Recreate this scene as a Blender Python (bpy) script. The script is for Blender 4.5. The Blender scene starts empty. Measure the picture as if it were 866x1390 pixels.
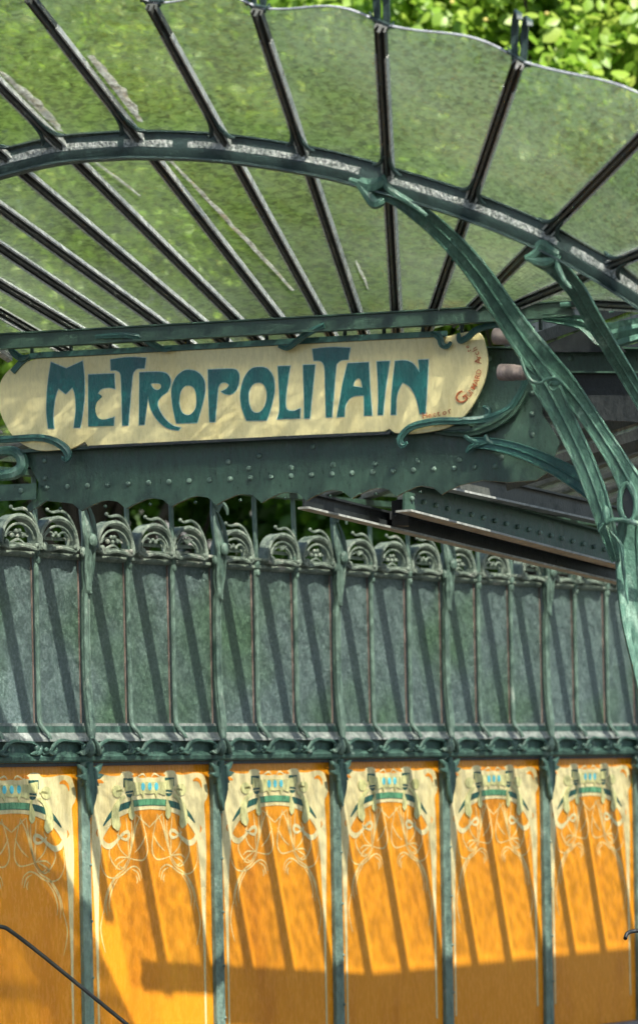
import bpy, math, random
import numpy as np
from mathutils import Vector, Matrix, noise
random.seed(4)
R = math.radians
S = bpy.context.scene
COL = S.collection

# ------------------------------------------------------------------ camera
F, HY, EYE, ROLL = 4500.0, 1053.0, 1.6, R(1.15)
cr, sr = math.cos(ROLL), math.sin(ROLL)
CAM = Vector((0, 0, EYE))
cd = bpy.data.cameras.new('camera'); cam = bpy.data.objects.new('camera', cd); COL.objects.link(cam)
cam.matrix_world = Matrix.Translation(CAM) @ Matrix.Rotation(ROLL, 4, 'Y') @ Matrix.Rotation(R(90), 4, 'X')
cd.sensor_width = 36; cd.sensor_fit = 'AUTO'; cd.lens = F / 1390 * 36
cd.shift_y = (HY - 695) / 1390; cd.clip_start = .1; cd.clip_end = 2000
cd.dof.use_dof = True; cd.dof.focus_distance = 15.2; cd.dof.aperture_fstop = 2.5
S.camera = cam
# ------------------------------------------------------------------ light
SUN = Vector((.30, -.55, .78)).normalized()
w = bpy.data.worlds.new('World'); S.world = w; w.use_nodes = True
nt = w.node_tree; bg = nt.nodes['Background']; sky = nt.nodes.new('ShaderNodeTexSky')
sky.sky_type = 'NISHITA'; sky.sun_disc = False
sky.sun_elevation = math.asin(SUN.z); sky.sun_rotation = math.atan2(SUN.x, SUN.y)
nt.links.new(sky.outputs[0], bg.inputs[0]); bg.inputs[1].default_value = .095
sl = bpy.data.lights.new('sun', 'SUN'); sl.energy = 5; sl.angle = R(.5); sl.color = (1, .95, .86)
so = bpy.data.objects.new('sun', sl); COL.objects.link(so)
so.rotation_euler = SUN.to_track_quat('Z', 'Y').to_euler(); so.location = (3, -5, 9)
S.view_settings.view_transform = 'Standard'; S.view_settings.look = 'None'
S.view_settings.gamma = 1; S.view_settings.exposure = 0.9
S.cycles.transparent_max_bounces = 16; S.cycles.max_bounces = 10; S.cycles.transmission_bounces = 8

# ------------------------------------------------------------------ frames
TA = 1.305; AL = math.atan(TA)         # screen wall recedes to the right
TB = .29; BE = math.atan(TB)           # sign and canopy face, right end nearer
WF = Matrix.Translation((0, 18, 0)) @ Matrix.Rotation(AL, 4, 'Z')
SF = Matrix.Translation((0, 14.5, 0)) @ Matrix.Rotation(-BE, 4, 'Z')
WI, SI = WF.inverted(), SF.inverted()
def ray(px, py):
    u = (px - 433) / F; v = (HY - py) / F
    return Vector((u * cr + v * sr, 1, -u * sr + v * cr))
def P(px, py, Z): return CAM + ray(px, py) * Z
def onplane(px, py, FI, out):           # local coords in a frame, on the plane `out` metres in front
    c = FI @ CAM; d = FI.to_3x3() @ ray(px, py)
    t = (-out - c.y) / d.y
    return c + d * t
def wl(px, py, n=0): return onplane(px, py, WI, n)
def sg(px, py, o=0): return onplane(px, py, SI, o)

# ------------------------------------------------------------------ materials
def mat(name): m = bpy.data.materials.new(name); m.use_nodes = True; return m, m.node_tree, m.node_tree.nodes['Principled BSDF']
def N(nt, t, **k):
    n = nt.nodes.new(t)
    for a, b in k.items():
        if a in n.inputs: n.inputs[a].default_value = b
        else: setattr(n, a, b)
    return n
def noise_tex(nt, scale, detail=6, stretch=(1, 1, 1), rough=.6, rot=(0, 0, 0)):
    tc = N(nt, 'ShaderNodeNewGeometry'); mp = N(nt, 'ShaderNodeMapping')
    mp.inputs['Scale'].default_value = stretch; mp.inputs['Rotation'].default_value = rot
    nt.links.new(tc.outputs['Position'], mp.inputs['Vector'])
    n = N(nt, 'ShaderNodeTexNoise', Scale=scale, Detail=detail, Roughness=rough)
    nt.links.new(mp.outputs[0], n.inputs['Vector']); return n
def ramp(nt, src, stops):
    r = N(nt, 'ShaderNodeValToRGB'); el = r.color_ramp.elements
    while len(el) < len(stops): el.new(.5)
    for e, (p, c) in zip(el, stops): e.position = p; e.color = (*c, 1) if len(c) == 3 else c
    nt.links.new(src, r.inputs[0]); return r
def bump(nt, bs, src, dist=.004, strength=1):
    b = N(nt, 'ShaderNodeBump', Distance=dist, Strength=strength)
    nt.links.new(src, b.inputs['Height']); nt.links.new(b.outputs[0], bs.inputs['Normal'])
def paint(name, dark, mid, pale, pale_at=.66, rough=.42, scale=9, bd=.004, stretch=(1, 1, .45), bscale=70, spec=.5, grain=(.62, 1.15)):
    m, nt, bs = mat(name)
    n = noise_tex(nt, scale, 9, stretch, .68)
    r = ramp(nt, n.outputs[0], [(.33, dark), (.5, mid), (pale_at, mid), (min(.99, pale_at + .1), pale)])
    n3 = noise_tex(nt, 55, 6, (1, 1, .3), .7)
    r3 = ramp(nt, n3.outputs[0], [(.35, (grain[0],) * 3), (.65, (grain[1],) * 3)])
    mx = N(nt, 'ShaderNodeMix', data_type='RGBA', blend_type='MULTIPLY'); mx.inputs[0].default_value = 1
    nt.links.new(r.outputs[0], mx.inputs[6]); nt.links.new(r3.outputs[0], mx.inputs[7])
    nt.links.new(mx.outputs[2], bs.inputs['Base Color'])
    rr = ramp(nt, n3.outputs[0], [(.3, (rough - .12,) * 3), (.7, (rough + .22,) * 3)])
    nt.links.new(rr.outputs[0], bs.inputs['Roughness'])
    bs.inputs['Specular IOR Level'].default_value = spec
    n2 = noise_tex(nt, bscale, 4, (1, 1, .7)); bump(nt, bs, n2.outputs[0], bd)
    return m
M = {}
M['bracket'] = paint('verdigris_casting', (.032, .085, .062), (.082, .182, .132), (.26, .40, .31), .56, .40, 10, .005, (1, 1, .6), 60, grain=(.66, 1.25))
M['arch'] = paint('dark_green_iron', (.018, .035, .032), (.035, .065, .058), (.16, .23, .20), .70, .4, 12, .003)
M['litflake'] = paint('flaking_sunlit_paint', (.04, .07, .06), (.42, .45, .42), (.75, .75, .72), .50, .4, 75, .016, (1, 1, 1), 90)
M['rib'] = paint('brown_black_iron', (.03, .036, .030), (.082, .088, .076), (.24, .24, .21), .70, .42, 14, .003, (1, 1, 1))
M['ribglint'] = paint('sunlit_rib_edge', (.40, .43, .41), (.56, .58, .55), (.74, .74, .71), .60, .26, 5, .001, (1, 1, 1))  # near-white: sun glints along the ribs painted into the colour
M['girder'] = paint('girder_green_paint', (.018, .042, .028), (.038, .082, .055), (.10, .17, .125), .64, .34, 5, .002, (1, 1, .4))
M['crest'] = paint('weathered_grey_iron', (.04, .075, .055), (.22, .275, .22), (.50, .50, .43), .58, .55, 13, .006, (1, 1, .8))
M['post'] = paint('pale_verdigris_iron', (.05, .10, .08), (.14, .22, .175), (.36, .42, .36), .60, .48, 10, .005)
M['sill'] = paint('sill_iron', (.10, .14, .12), (.27, .30, .275), (.48, .48, .45), .60, .5, 10, .003)
M['cornice'] = paint('cornice_green_iron', (.025, .055, .045), (.06, .13, .10), (.24, .32, .27), .60, .45, 12, .006)
M['steel'] = paint('galvanised_steel', (.14, .16, .15), (.34, .36, .33), (.60, .60, .56), .6, .5, 8, .002)
M['lamp'] = paint('pinkish_lamp_metal', (.14, .11, .10), (.26, .21, .19), (.42, .35, .33), .6, .35, 20, .001)
M['teal'] = paint('teal_sign_enamel', (.003, .07, .078), (.004, .105, .098), (.010, .145, .145), .70, .22, 6, .0012, (1, 1, .5), 25, grain=(.9, 1.04))
M['frame'] = paint('sign_frame_green', (.025, .085, .07), (.04, .12, .10), (.09, .2, .17), .66, .35, 9, .002)
M['outline'] = paint('pale_blue_outline', (.35, .5, .48), (.45, .6, .58), (.5, .65, .6), .7, .3, 9, .0005)
M['cream'] = paint('cream_enamel', (.66, .55, .24), (.78, .68, .34), (.82, .74, .42), .64, .24, 3.2, .0015, (1, 1, .6), 22, grain=(.9, 1.04))
M['red'] = paint('rust_red_lettering', (.36, .07, .02), (.46, .12, .03), (.5, .18, .06), .7, .4, 9, .0005)
M['orange'] = paint('orange_enamel', (.56, .19, .007), (.70, .265, .010), (.80, .35, .02), .62, .2, 3, .0016, (1, 1, .3), 16, grain=(.9, 1.04))
M['ivory'] = paint('ivory_enamel_print', (.54, .44, .20), (.67, .58, .30), (.72, .65, .38), .66, .24, 5, .0008, (1, 1, .4), 16, grain=(.9, 1.04))
M['line'] = paint('pale_yellow_line', (.70, .50, .18), (.76, .58, .24), (.78, .62, .3), .7, .3, 8, .0005)
M['olive'] = paint('olive_enamel_print', (.48, .47, .18), (.58, .56, .25), (.62, .60, .32), .66, .26, 9, .0008)
M['pteal'] = paint('dark_teal_print', (.008, .055, .05), (.015, .09, .07), (.03, .14, .1), .66, .26, 9, .0008)
M['pgreen'] = paint('green_print', (.06, .22, .11), (.10, .30, .15), (.12, .35, .2), .66, .26, 9, .0008)
M['blue'] = paint('turquoise_print', (.06, .42, .52), (.10, .52, .62), (.2, .6, .7), .66, .24, 9, .0008)
M['porange'] = paint('orange_print', (.72, .22, .01), (.80, .28, .012), (.82, .3, .02), .66, .26, 9, .0008)
M['dark'] = paint('blackened_steel', (.008, .010, .010), (.018, .022, .022), (.05, .06, .055), .72, .35, 12, .002)
M['streak'] = paint('white_streak_strip', (.62, .56, .46), (.82, .82, .77), (.86, .86, .82), .5, .7, 26, .01, (1, 1, 1))
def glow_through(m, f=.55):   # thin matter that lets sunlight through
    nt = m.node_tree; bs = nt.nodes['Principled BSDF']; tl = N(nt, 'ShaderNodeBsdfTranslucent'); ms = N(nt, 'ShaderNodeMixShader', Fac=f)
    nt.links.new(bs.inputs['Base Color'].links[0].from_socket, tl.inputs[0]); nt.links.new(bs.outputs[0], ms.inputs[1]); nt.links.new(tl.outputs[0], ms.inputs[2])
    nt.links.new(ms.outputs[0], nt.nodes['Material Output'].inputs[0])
glow_through(M['streak'], .7)
M['joint'] = paint('rusty_glazing_line', (.14, .10, .08), (.26, .19, .16), (.36, .28, .24), .6, .7, 20, .002)

def glass(name, tint, var, refr=.45, haze=.12, hazecol=(.3, .36, .26), rough=.12, nscale=(22, 22, 9), bs_=.35, gl=.05):
    m = bpy.data.materials.new(name); m.use_nodes = True; nt = m.node_tree; nt.nodes.clear()
    out = N(nt, 'ShaderNodeOutputMaterial')
    tc = N(nt, 'ShaderNodeNewGeometry'); mp = N(nt, 'ShaderNodeMapping'); mp.inputs['Scale'].default_value = nscale
    nt.links.new(tc.outputs['Position'], mp.inputs['Vector'])
    n = N(nt, 'ShaderNodeTexNoise', Scale=1., Detail=3., Roughness=.55, Distortion=.4)
    nt.links.new(mp.outputs[0], n.inputs['Vector'])
    lo = tuple(c * (1 - var) for c in tint)
    r = ramp(nt, n.outputs[0], [(.40, lo), (.58, tint)])
    b = N(nt, 'ShaderNodeBump', Distance=.006, Strength=bs_); nt.links.new(n.outputs[0], b.inputs['Height'])
    tr = N(nt, 'ShaderNodeBsdfTransparent'); nt.links.new(r.outputs[0], tr.inputs[0])
    rf = N(nt, 'ShaderNodeBsdfRefraction', IOR=1.14, Roughness=rough); rf.inputs[0].default_value = (*[c * (1 - var * .22) for c in tint], 1)
    nt.links.new(b.outputs[0], rf.inputs['Normal'])
    nf = N(nt, 'ShaderNodeTexNoise', Scale=1.3, Detail=2., Roughness=.5, Distortion=.6); nt.links.new(mp.outputs[0], nf.inputs['Vector'])
    rfc = ramp(nt, nf.outputs[0], [(.36, (min(1, refr * 1.7),) * 3), (.66, (refr * .5,) * 3)])
    m1 = N(nt, 'ShaderNodeMixShader'); nt.links.new(rfc.outputs[0], m1.inputs[0]); nt.links.new(tr.outputs[0], m1.inputs[1]); nt.links.new(rf.outputs[0], m1.inputs[2])
    n2 = noise_tex(nt, 1.3, 6, (1, 1, 1), .7); hz = ramp(nt, n2.outputs[0], [(.38, (haze * .35,) * 3), (.64, (min(1, haze * 2.3),) * 3)])
    tl = N(nt, 'ShaderNodeBsdfTranslucent', Color=(*hazecol, 1)); df = N(nt, 'ShaderNodeBsdfDiffuse', Color=(*hazecol, 1))
    md = N(nt, 'ShaderNodeMixShader', Fac=.5); nt.links.new(tl.outputs[0], md.inputs[1]); nt.links.new(df.outputs[0], md.inputs[2])
    m2 = N(nt, 'ShaderNodeMixShader'); nt.links.new(hz.outputs[0], m2.inputs[0]); nt.links.new(m1.outputs[0], m2.inputs[1]); nt.links.new(md.outputs[0], m2.inputs[2])
    g = N(nt, 'ShaderNodeBsdfGlossy', Roughness=.12); nt.links.new(b.outputs[0], g.inputs['Normal'])
    ge = N(nt, 'ShaderNodeNewGeometry'); dp = N(nt, 'ShaderNodeVectorMath', operation='DOT_PRODUCT'); nt.links.new(ge.outputs['Incoming'], dp.inputs[0]); nt.links.new(ge.outputs['Normal'], dp.inputs[1])
    ab = N(nt, 'ShaderNodeMath', operation='ABSOLUTE'); nt.links.new(dp.outputs['Value'], ab.inputs[0])
    om = N(nt, 'ShaderNodeMath', operation='SUBTRACT'); om.inputs[0].default_value = 1; nt.links.new(ab.outputs[0], om.inputs[1])
    pw = N(nt, 'ShaderNodeMath', operation='POWER'); nt.links.new(om.outputs[0], pw.inputs[0]); pw.inputs[1].default_value = 5
    fr = N(nt, 'ShaderNodeMath', operation='MULTIPLY_ADD'); nt.links.new(pw.outputs[0], fr.inputs[0]); fr.inputs[1].default_value = .9; fr.inputs[2].default_value = .035
    m3 = N(nt, 'ShaderNodeMixShader'); nt.links.new(fr.outputs[0], m3.inputs[0]); nt.links.new(m2.outputs[0], m3.inputs[1]); nt.links.new(g.outputs[0], m3.inputs[2])
    nt.links.new(m3.outputs[0], out.inputs[0]); return m
M['fanglass'] = glass('rippled_canopy_glass', (.99, 1.0, .96), .66, .56, .14, (.40, .47, .35), .62, (21, 21, 58), .8)
M['roofglass'] = glass('rear_roof_glass', (.98, .98, .96), .55, .06, .05, (.5, .52, .48), .12, (20, 20, 9), .3)
M['clear'] = glass('smooth_glass_face', (.98, .99, .97), .0, .0, .0, (.5, .52, .48), .12, (16, 16, 12), .0)
M['edge'] = paint('glass_edge', (.38, .40, .42), (.55, .57, .60), (.7, .7, .75), .6, .3, 20, .001)
# obscured glass of the screen
m, nt, bs = mat('obscured_grey_green_glass'); M['wallglass'] = m
n = noise_tex(nt, 62, 4, (1, 1, .9), .7); n2 = noise_tex(nt, 1.1, 3, (1, 1, 1))
c1 = ramp(nt, n.outputs[0], [(.33, (.075, .118, .105)), (.5, (.115, .165, .150)), (.70, (.21, .27, .255))])
c2 = ramp(nt, n2.outputs[0], [(.34, (.70, .92, .60)), (.52, (1.08, 1.1, 1.14))])
mx = N(nt, 'ShaderNodeMix', data_type='RGBA', blend_type='MULTIPLY'); mx.inputs[0].default_value = 1
nt.links.new(c1.outputs[0], mx.inputs[6]); nt.links.new(c2.outputs[0], mx.inputs[7]); nt.links.new(mx.outputs[2], bs.inputs['Base Color'])
bs.inputs['Roughness'].default_value = .3; bs.inputs['Transmission Weight'].default_value = .25
n3 = noise_tex(nt, 48, 4, (1, 1, .8), .7); bump(nt, bs, n3.outputs[0], .01, .8)
# foliage
def leafmat(name, a, b, c):
    m = bpy.data.materials.new(name); m.use_nodes = True; nt = m.node_tree; bs = nt.nodes['Principled BSDF']
    at = N(nt, 'ShaderNodeAttribute', attribute_name='rnd')
    r = ramp(nt, at.outputs['Fac'], [(0, a), (.55, b), (1, c)])
    n = noise_tex(nt, .7, 3); r2 = ramp(nt, n.outputs[0], [(.35, (.7, .8, .8)), (.65, (1.15, 1.1, .9))])
    mx = N(nt, 'ShaderNodeMix', data_type='RGBA', blend_type='MULTIPLY'); mx.inputs[0].default_value = 1
    nt.links.new(r.outputs[0], mx.inputs[6]); nt.links.new(r2.outputs[0], mx.inputs[7])
    nt.links.new(mx.outputs[2], bs.inputs['Base Color']); bs.inputs['Roughness'].default_value = .42
    tl = N(nt, 'ShaderNodeBsdfTranslucent'); nt.links.new(mx.outputs[2], tl.inputs[0])
    ms = N(nt, 'ShaderNodeMixShader', Fac=.42); nt.links.new(bs.outputs[0], ms.inputs[1]); nt.links.new(tl.outputs[0], ms.inputs[2])
    nt.links.new(ms.outputs[0], nt.nodes['Material Output'].inputs[0]); return m
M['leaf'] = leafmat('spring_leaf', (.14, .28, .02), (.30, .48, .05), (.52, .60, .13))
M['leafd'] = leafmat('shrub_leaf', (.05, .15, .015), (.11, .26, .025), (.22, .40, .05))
M['bark'] = paint('bark', (.03, .025, .02), (.07, .055, .045), (.14, .12, .1), .66, .85, 9, .02, (1, 1, .2), 30)
M['flower'] = paint('yellow_blossom', (.6, .5, .1), (.7, .6, .15), (.75, .5, .1), .6, .6)
M['stone'] = paint('pale_limestone', (.46, .45, .42), (.56, .54, .50), (.64, .62, .58), .6, .8, .8, .003)
M['stone2'] = paint('moulded_limestone', (.5, .49, .46), (.6, .58, .54), (.66, .64, .6), .6, .8, 2, .003)
M['win'], _nt, _b = mat('window_glass'); _b.inputs['Base Color'].default_value = (.05, .06, .07, 1); _b.inputs['Roughness'].default_value = .1
M['zinc'] = paint('zinc_roof', (.16, .18, .2), (.22, .24, .27), (.28, .3, .33), .6, .5, 2)
M['ground'] = paint('asphalt_ground', (.035, .035, .035), (.055, .054, .052), (.09, .088, .085), .6, .9, 6, .006, (1, 1, 1), 60)
M['pave'] = paint('granite_kerb', (.16, .15, .14), (.24, .23, .22), (.3, .29, .28), .6, .8, 8, .004, (1, 1, 1))
M['lawn'] = paint('lawn_soil', (.03, .05, .015), (.05, .08, .02), (.08, .11, .03), .6, .9, 3, .02, (1, 1, 1))

# ------------------------------------------------------------------ mesh helpers
class MB:
    def __init__(s): s.v = []; s.f = []
    def add(s, vs, fs):
        k = len(s.v); s.v += [tuple(v) for v in vs]; s.f += [tuple(i + k for i in f) for f in fs]; return s
    def box(s, x0, x1, y0, y1, z0, z1, b=0):
        vs = [(x, y, z) for x in (x0, x1) for y in (y0, y1) for z in (z0, z1)]
        return s.add(vs, [(0, 1, 3, 2), (4, 6, 7, 5), (0, 4, 5, 1), (2, 3, 7, 6), (0, 2, 6, 4), (1, 5, 7, 3)])
    def sweep(s, path, prof, out, su=None, sv=None, closed=True, caps=True):
        """profile (u across, v along `out`) carried along a path"""
        path = [Vector(p) for p in path]; n = len(path); m = len(prof); vs = []
        for i, p in enumerate(path):
            t = (path[min(i + 1, n - 1)] - path[max(i - 1, 0)]).normalized()
            o = Vector(out); o = (o - t * o.dot(t)).normalized(); a = t.cross(o).normalized()
            ku = su[i] if su else 1; kv = sv[i] if sv else (ku if su else 1)
            for u, v in prof: vs.append(p + a * (u * ku) + o * (v * kv))
        fs = []
        for i in range(n - 1):
            for j in range(m if closed else m - 1):
                a, b = i * m + j, i * m + (j + 1) % m
                fs.append((a, b, b + m, a + m))
        if caps and closed: fs += [tuple(range(m))[::-1], tuple(range((n - 1) * m, n * m))]
        return s.add(vs, fs)
    def tube(s, path, rad, k=8, out=(0, -1, 0.01), sq=1):
        rad = rad if isinstance(rad, (list, tuple)) else [rad] * len(path)
        pr = [(math.cos(2 * math.pi * i / k), sq * math.sin(2 * math.pi * i / k)) for i in range(k)]
        return s.sweep(path, pr, out, rad)
    def ball(s, c, r, ku=8, kv=5, sc=(1, 1, 1)):
        vs = []
        for j in range(kv + 1):
            th = math.pi * j / kv
            for i in range(ku):
                ph = 2 * math.pi * i / ku
                vs.append((c[0] + r * sc[0] * math.sin(th) * math.cos(ph), c[1] + r * sc[1] * math.sin(th) * math.sin(ph), c[2] + r * sc[2] * math.cos(th)))
        return s.add(vs, [(j * ku + i, j * ku + (i + 1) % ku, (j + 1) * ku + (i + 1) % ku, (j + 1) * ku + i) for j in range(kv) for i in range(ku)])
    def beam(s, p0, p1, w, h, up=(0, 0, 1)):
        return s.sweep([p0, p1], [(-w / 2, -h / 2), (w / 2, -h / 2), (w / 2, h / 2), (-w / 2, h / 2)], up)
    def mesh(s, name, m=None, smooth=True, ang=38):
        me = bpy.data.meshes.new(name); me.from_pydata(s.v, [], s.f); me.update()
        if m: me.materials.append(m if not isinstance(m, str) else M[m])
        fixnormals(me)
        if smooth:
            me.shade_smooth()
            try: me.set_sharp_from_angle(angle=R(ang))
            except Exception: pass
        return me
    def build(s, name, m, parent=None, smooth=True, ang=38):
        return link(name, s.mesh(name, m, smooth, ang), parent)
import bmesh
def fixnormals(me):
    bm = bmesh.new(); bm.from_mesh(me); bmesh.ops.remove_doubles(bm, verts=bm.verts, dist=1e-5)
    bmesh.ops.recalc_face_normals(bm, faces=bm.faces); bm.to_mesh(me); bm.free()
def link(name, me, parent=None, loc=None):
    o = bpy.data.objects.new(name, me); COL.objects.link(o)
    if parent: o.parent = parent
    if loc is not None: o.location = loc
    return o
def twoface(me):
    me.materials.append(M['clear'])
    for p in me.polygons:
        if p.normal.z > -.3: p.material_index = 1
def tag(o, label=None, cat=None, group=None, kind=None):
    if label: o['label'] = label
    if cat: o['category'] = cat
    if group: o['group'] = group
    if kind: o['kind'] = kind
    return o
def empty(name, label, cat, frame=Matrix(), group=None):
    o = bpy.data.objects.new(name, None); COL.objects.link(o); o.matrix_world = frame; o.empty_display_size = .1
    return tag(o, label, cat, group)
def settle(root):
    """bring the empty to the base of its parts"""
    pts = []
    for c in root.children:
        if c.type == 'MESH' and len(c.data.vertices):
            mb = c.matrix_basis
            pts += [mb @ Vector(b) for b in c.bound_box]
    lo = Vector([min(p[i] for p in pts) for i in range(3)]); hi = Vector([max(p[i] for p in pts) for i in range(3)])
    c = Vector(((lo.x + hi.x) / 2, (lo.y + hi.y) / 2, lo.z))
    root.matrix_world = root.matrix_world @ Matrix.Translation(c)
    for ch in root.children: ch.location = ch.location - c
def copytree(o, parent, off):
    c = o.copy(); COL.objects.link(c); c.parent = parent; c.location = Vector(o.location) + Vector(off)
    for ch in o.children: copytree(ch, c, (0, 0, 0))
    return c
def cat(pts, k=6, closed=False):
    """Catmull-Rom through points; a third value 1 marks a corner"""
    n = len(pts)
    def cr_(a, b, c, d, t): return tuple(.5 * (2 * b[i] + (c[i] - a[i]) * t + (2 * a[i] - 5 * b[i] + 4 * c[i] - d[i]) * t * t + (3 * b[i] - a[i] - 3 * c[i] + d[i]) * t ** 3) for i in range(len(b)))
    out = []
    for i in range(n if closed else n - 1):
        b, c = pts[i], pts[(i + 1) % n]
        a = pts[(i - 1) % n] if (closed or i > 0) else b
        d = pts[(i + 2) % n] if (closed or i < n - 2) else c
        cb = len(b) > 2 and b[2] == 1 and closed; cc = len(c) > 2 and c[2] == 1 and closed
        if cb: a = b
        if cc: d = c
        a, b2, c2, d = a[:2], b[:2], c[:2], d[:2]
        kk = 1 if (cb and cc) else k
        for j in range(kk): out.append(cr_(a, b2, c2, d, j / kk))
    if not closed: out.append(tuple(pts[-1][:2]))
    return out
def cat3(pts, k=6):
    n = len(pts); out = []
    for i in range(n - 1):
        a, b, c, d = (Vector(pts[max(0, min(n - 1, i + q))]) for q in (-1, 0, 1, 2))
        for j in range(k):
            t = j / k; out.append(.5 * (2 * b + (c - a) * t + (2 * a - 5 * b + 4 * c - d) * t * t + (3 * b - a - 3 * c + d) * t ** 3))
    out.append(Vector(pts[-1])); return out
def lerpl(vals, n):
    m = len(vals) - 1; return [vals[min(m - 1, int(i / (n - 1) * m))] * (1 - (i / (n - 1) * m - min(m - 1, int(i / (n - 1) * m)))) + vals[min(m - 1, int(i / (n - 1) * m)) + 1] * (i / (n - 1) * m - min(m - 1, int(i / (n - 1) * m))) for i in range(n)]
def fill(loops, thick, name, m, bevel=0):
    """flat shape with holes in the x-z plane, `thick` deep towards -y; returns mesh"""
    cu = bpy.data.curves.new('tmp', 'CURVE'); cu.dimensions = '2D'; cu.fill_mode = 'BOTH'; cu.extrude = thick / 2
    if bevel: cu.bevel_depth = bevel; cu.bevel_resolution = 1; cu.offset = -bevel
    for lp in loops:
        sp = cu.splines.new('POLY'); sp.points.add(len(lp) - 1)
        for q, (x, z) in zip(sp.points, lp): q.co = (x, z, 0, 1)
        sp.use_cyclic_u = True
    ob = bpy.data.objects.new('tmp', cu); COL.objects.link(ob); bpy.context.view_layer.update()
    me = bpy.data.meshes.new_from_object(ob.evaluated_get(bpy.context.evaluated_depsgraph_get()))
    bpy.data.objects.remove(ob); me.name = name
    me.transform(Matrix(((1, 0, 0, 0), (0, 0, -1, 0), (0, 1, 0, 0), (0, 0, 0, 1)))); me.materials.clear(); me.materials.append(M[m])
    return me
def inflate(lp, d):
    n = len(lp); A = sum(lp[i][0] * lp[(i + 1) % n][1] - lp[(i + 1) % n][0] * lp[i][1] for i in range(n)); sg_ = 1 if A > 0 else -1
    out = []
    for i in range(n):
        a, b, c = lp[i - 1], lp[i], lp[(i + 1) % n]
        t1 = Vector((b[0] - a[0], b[1] - a[1])); t2 = Vector((c[0] - b[0], c[1] - b[1]))
        if t1.length < 1e-7 or t2.length < 1e-7: out.append(b); continue
        t1.normalize(); t2.normalize(); nn = Vector((t1.y + t2.y, -t1.x - t2.x))
        if nn.length < .2: out.append(b); continue
        nn.normalize(); k = min(2, 1 / max(.3, nn.dot(Vector((t1.y, -t1.x)))))
        out.append((b[0] + nn.x * d * sg_ * k, b[1] + nn.y * d * sg_ * k))
    return out
def jit(v, a): return v + random.uniform(-a, a)

# ================================================================== GROUND
g = MB(); g.add([(-400, -60, 0), (400, -60, 0), (400, 900, 0), (-400, 900, 0)], [(0, 1, 2, 3)])
tag(g.build('ground', 'ground', smooth=False), kind='structure')
g = MB(); g.box(-60, 60, 22.6, 44, .0, .10); tag(g.build('lawn', 'lawn', smooth=False), kind='structure')
g = MB(); g.box(-60, 60, 22.3, 22.59, .0, .14); tag(g.build('kerb', 'pave', smooth=False), kind='structure')

# ================================================================== SCREEN WALL (enamel panels below, obscured glass above)
wall = empty('station_screen', 'green iron station screen with orange enamel panels below and grey-green glass above', 'screen wall', WF)
PITCH = 1.03; S0 = wl(453, 1040).x; NB0, NB1 = -4, 6     # bays
PP = PITCH / 3
H_BOT, H_COR, H_BAND, H_SILL, H_GL0, H_GL1 = .05, 1.712, 1.80, 1.862, 1.872, 2.70
def zz(name, me, loc, parent=wall): return link(name, me, parent, loc)
# --- enamel panel prototype; its artwork measured on the second panel from the left
PU, PV = 5.094 * 174, 5.094 * 266.7
def pm(d, y): return (d / PU, 1.712 - (y - 35) / PV)     # metres from the panel centre line / height
hw = PITCH / 2 - .028
pmesh = MB().box(-hw, hw, .012, .03, H_BOT, H_COR + .01).mesh('enamel_panel', 'orange', False)
def half(pts, k=5):
    L = cat(pts, k); return [pm(a, b) for a, b in L], [pm(-a, b) for a, b in L]
def ribbon2(pts, wd, k=6):
    L = cat(pts, k); n = len(L); ws = lerpl(wd if isinstance(wd, (list, tuple)) else [wd, wd], n); a = []; b = []
    L = [pm(*p) for p in L]
    for i, p in enumerate(L):
        q0, q1 = L[max(0, i - 1)], L[min(n - 1, i + 1)]; t = Vector((q1[0] - q0[0], q1[1] - q0[1]))
        t = t.normalized() if t.length > 1e-9 else Vector((1, 0))
        a.append((p[0] - t.y * ws[i], p[1] + t.x * ws[i])); b.append((p[0] + t.y * ws[i], p[1] - t.x * ws[i]))
    return a + b[::-1]
def strips(curves, y, name, m):
    mb = MB()
    for pts, wd in curves:
        for sgn in (1, -1):
            r = ribbon2(pts, wd); n = len(r) // 2; a = r[:n]; b = r[n:][::-1]
            vs = []
            for p in a: vs.append((p[0] * sgn, y, p[1]))
            for p in b: vs.append((p[0] * sgn, y, p[1]))
            mb.add(vs, [(i, i + 1, n + i + 1, n + i) for i in range(n - 1)])
    return mb.mesh(name, m, False)
top = [(0, 172), (40, 178), (75, 172), (105, 148), (135, 130), (180, 134), (198, 158), (260, 160), (330, 148), (385, 162), (405, 210), (418, 280), (410, 330), (390, 372), (394, 500), (398, 700), (390, 950), (382, 1300), (378, 1700), (378, 2080)]
inn = [(366, 2080), (364, 1500), (360, 1150), (350, 850), (336, 660), (322, 590), (290, 530), (250, 480), (190, 435), (100, 405), (0, 395)]
a1, a2 = half(top); b1, b2 = half(inn)
loop = a1 + b1 + b2[::-1][1:] + a2[::-1][:-1]
def fixloop(lp):
    o = []
    for p in lp:
        if not o or (abs(p[0] - o[-1][0]) + abs(p[1] - o[-1][1])) > 1e-6: o.append(p)
    return o
frame_me = fill([fixloop(loop)], .002, 'ivory_border', 'ivory')
def ell(cx, cy, rx, ry, n=16): return [pm(cx + rx * math.cos(2 * math.pi * i / n), cy + ry * math.sin(2 * math.pi * i / n)) for i in range(n)]
def mir(lp): return [(-x, z) for x, z in lp]
def both(ls): return ls + [mir(l) for l in ls]
arch_l = ribbon2([(0, 345), (100, 352), (190, 375), (260, 420), (318, 498)], [.017, .017, .016, .013, .003])
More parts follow.
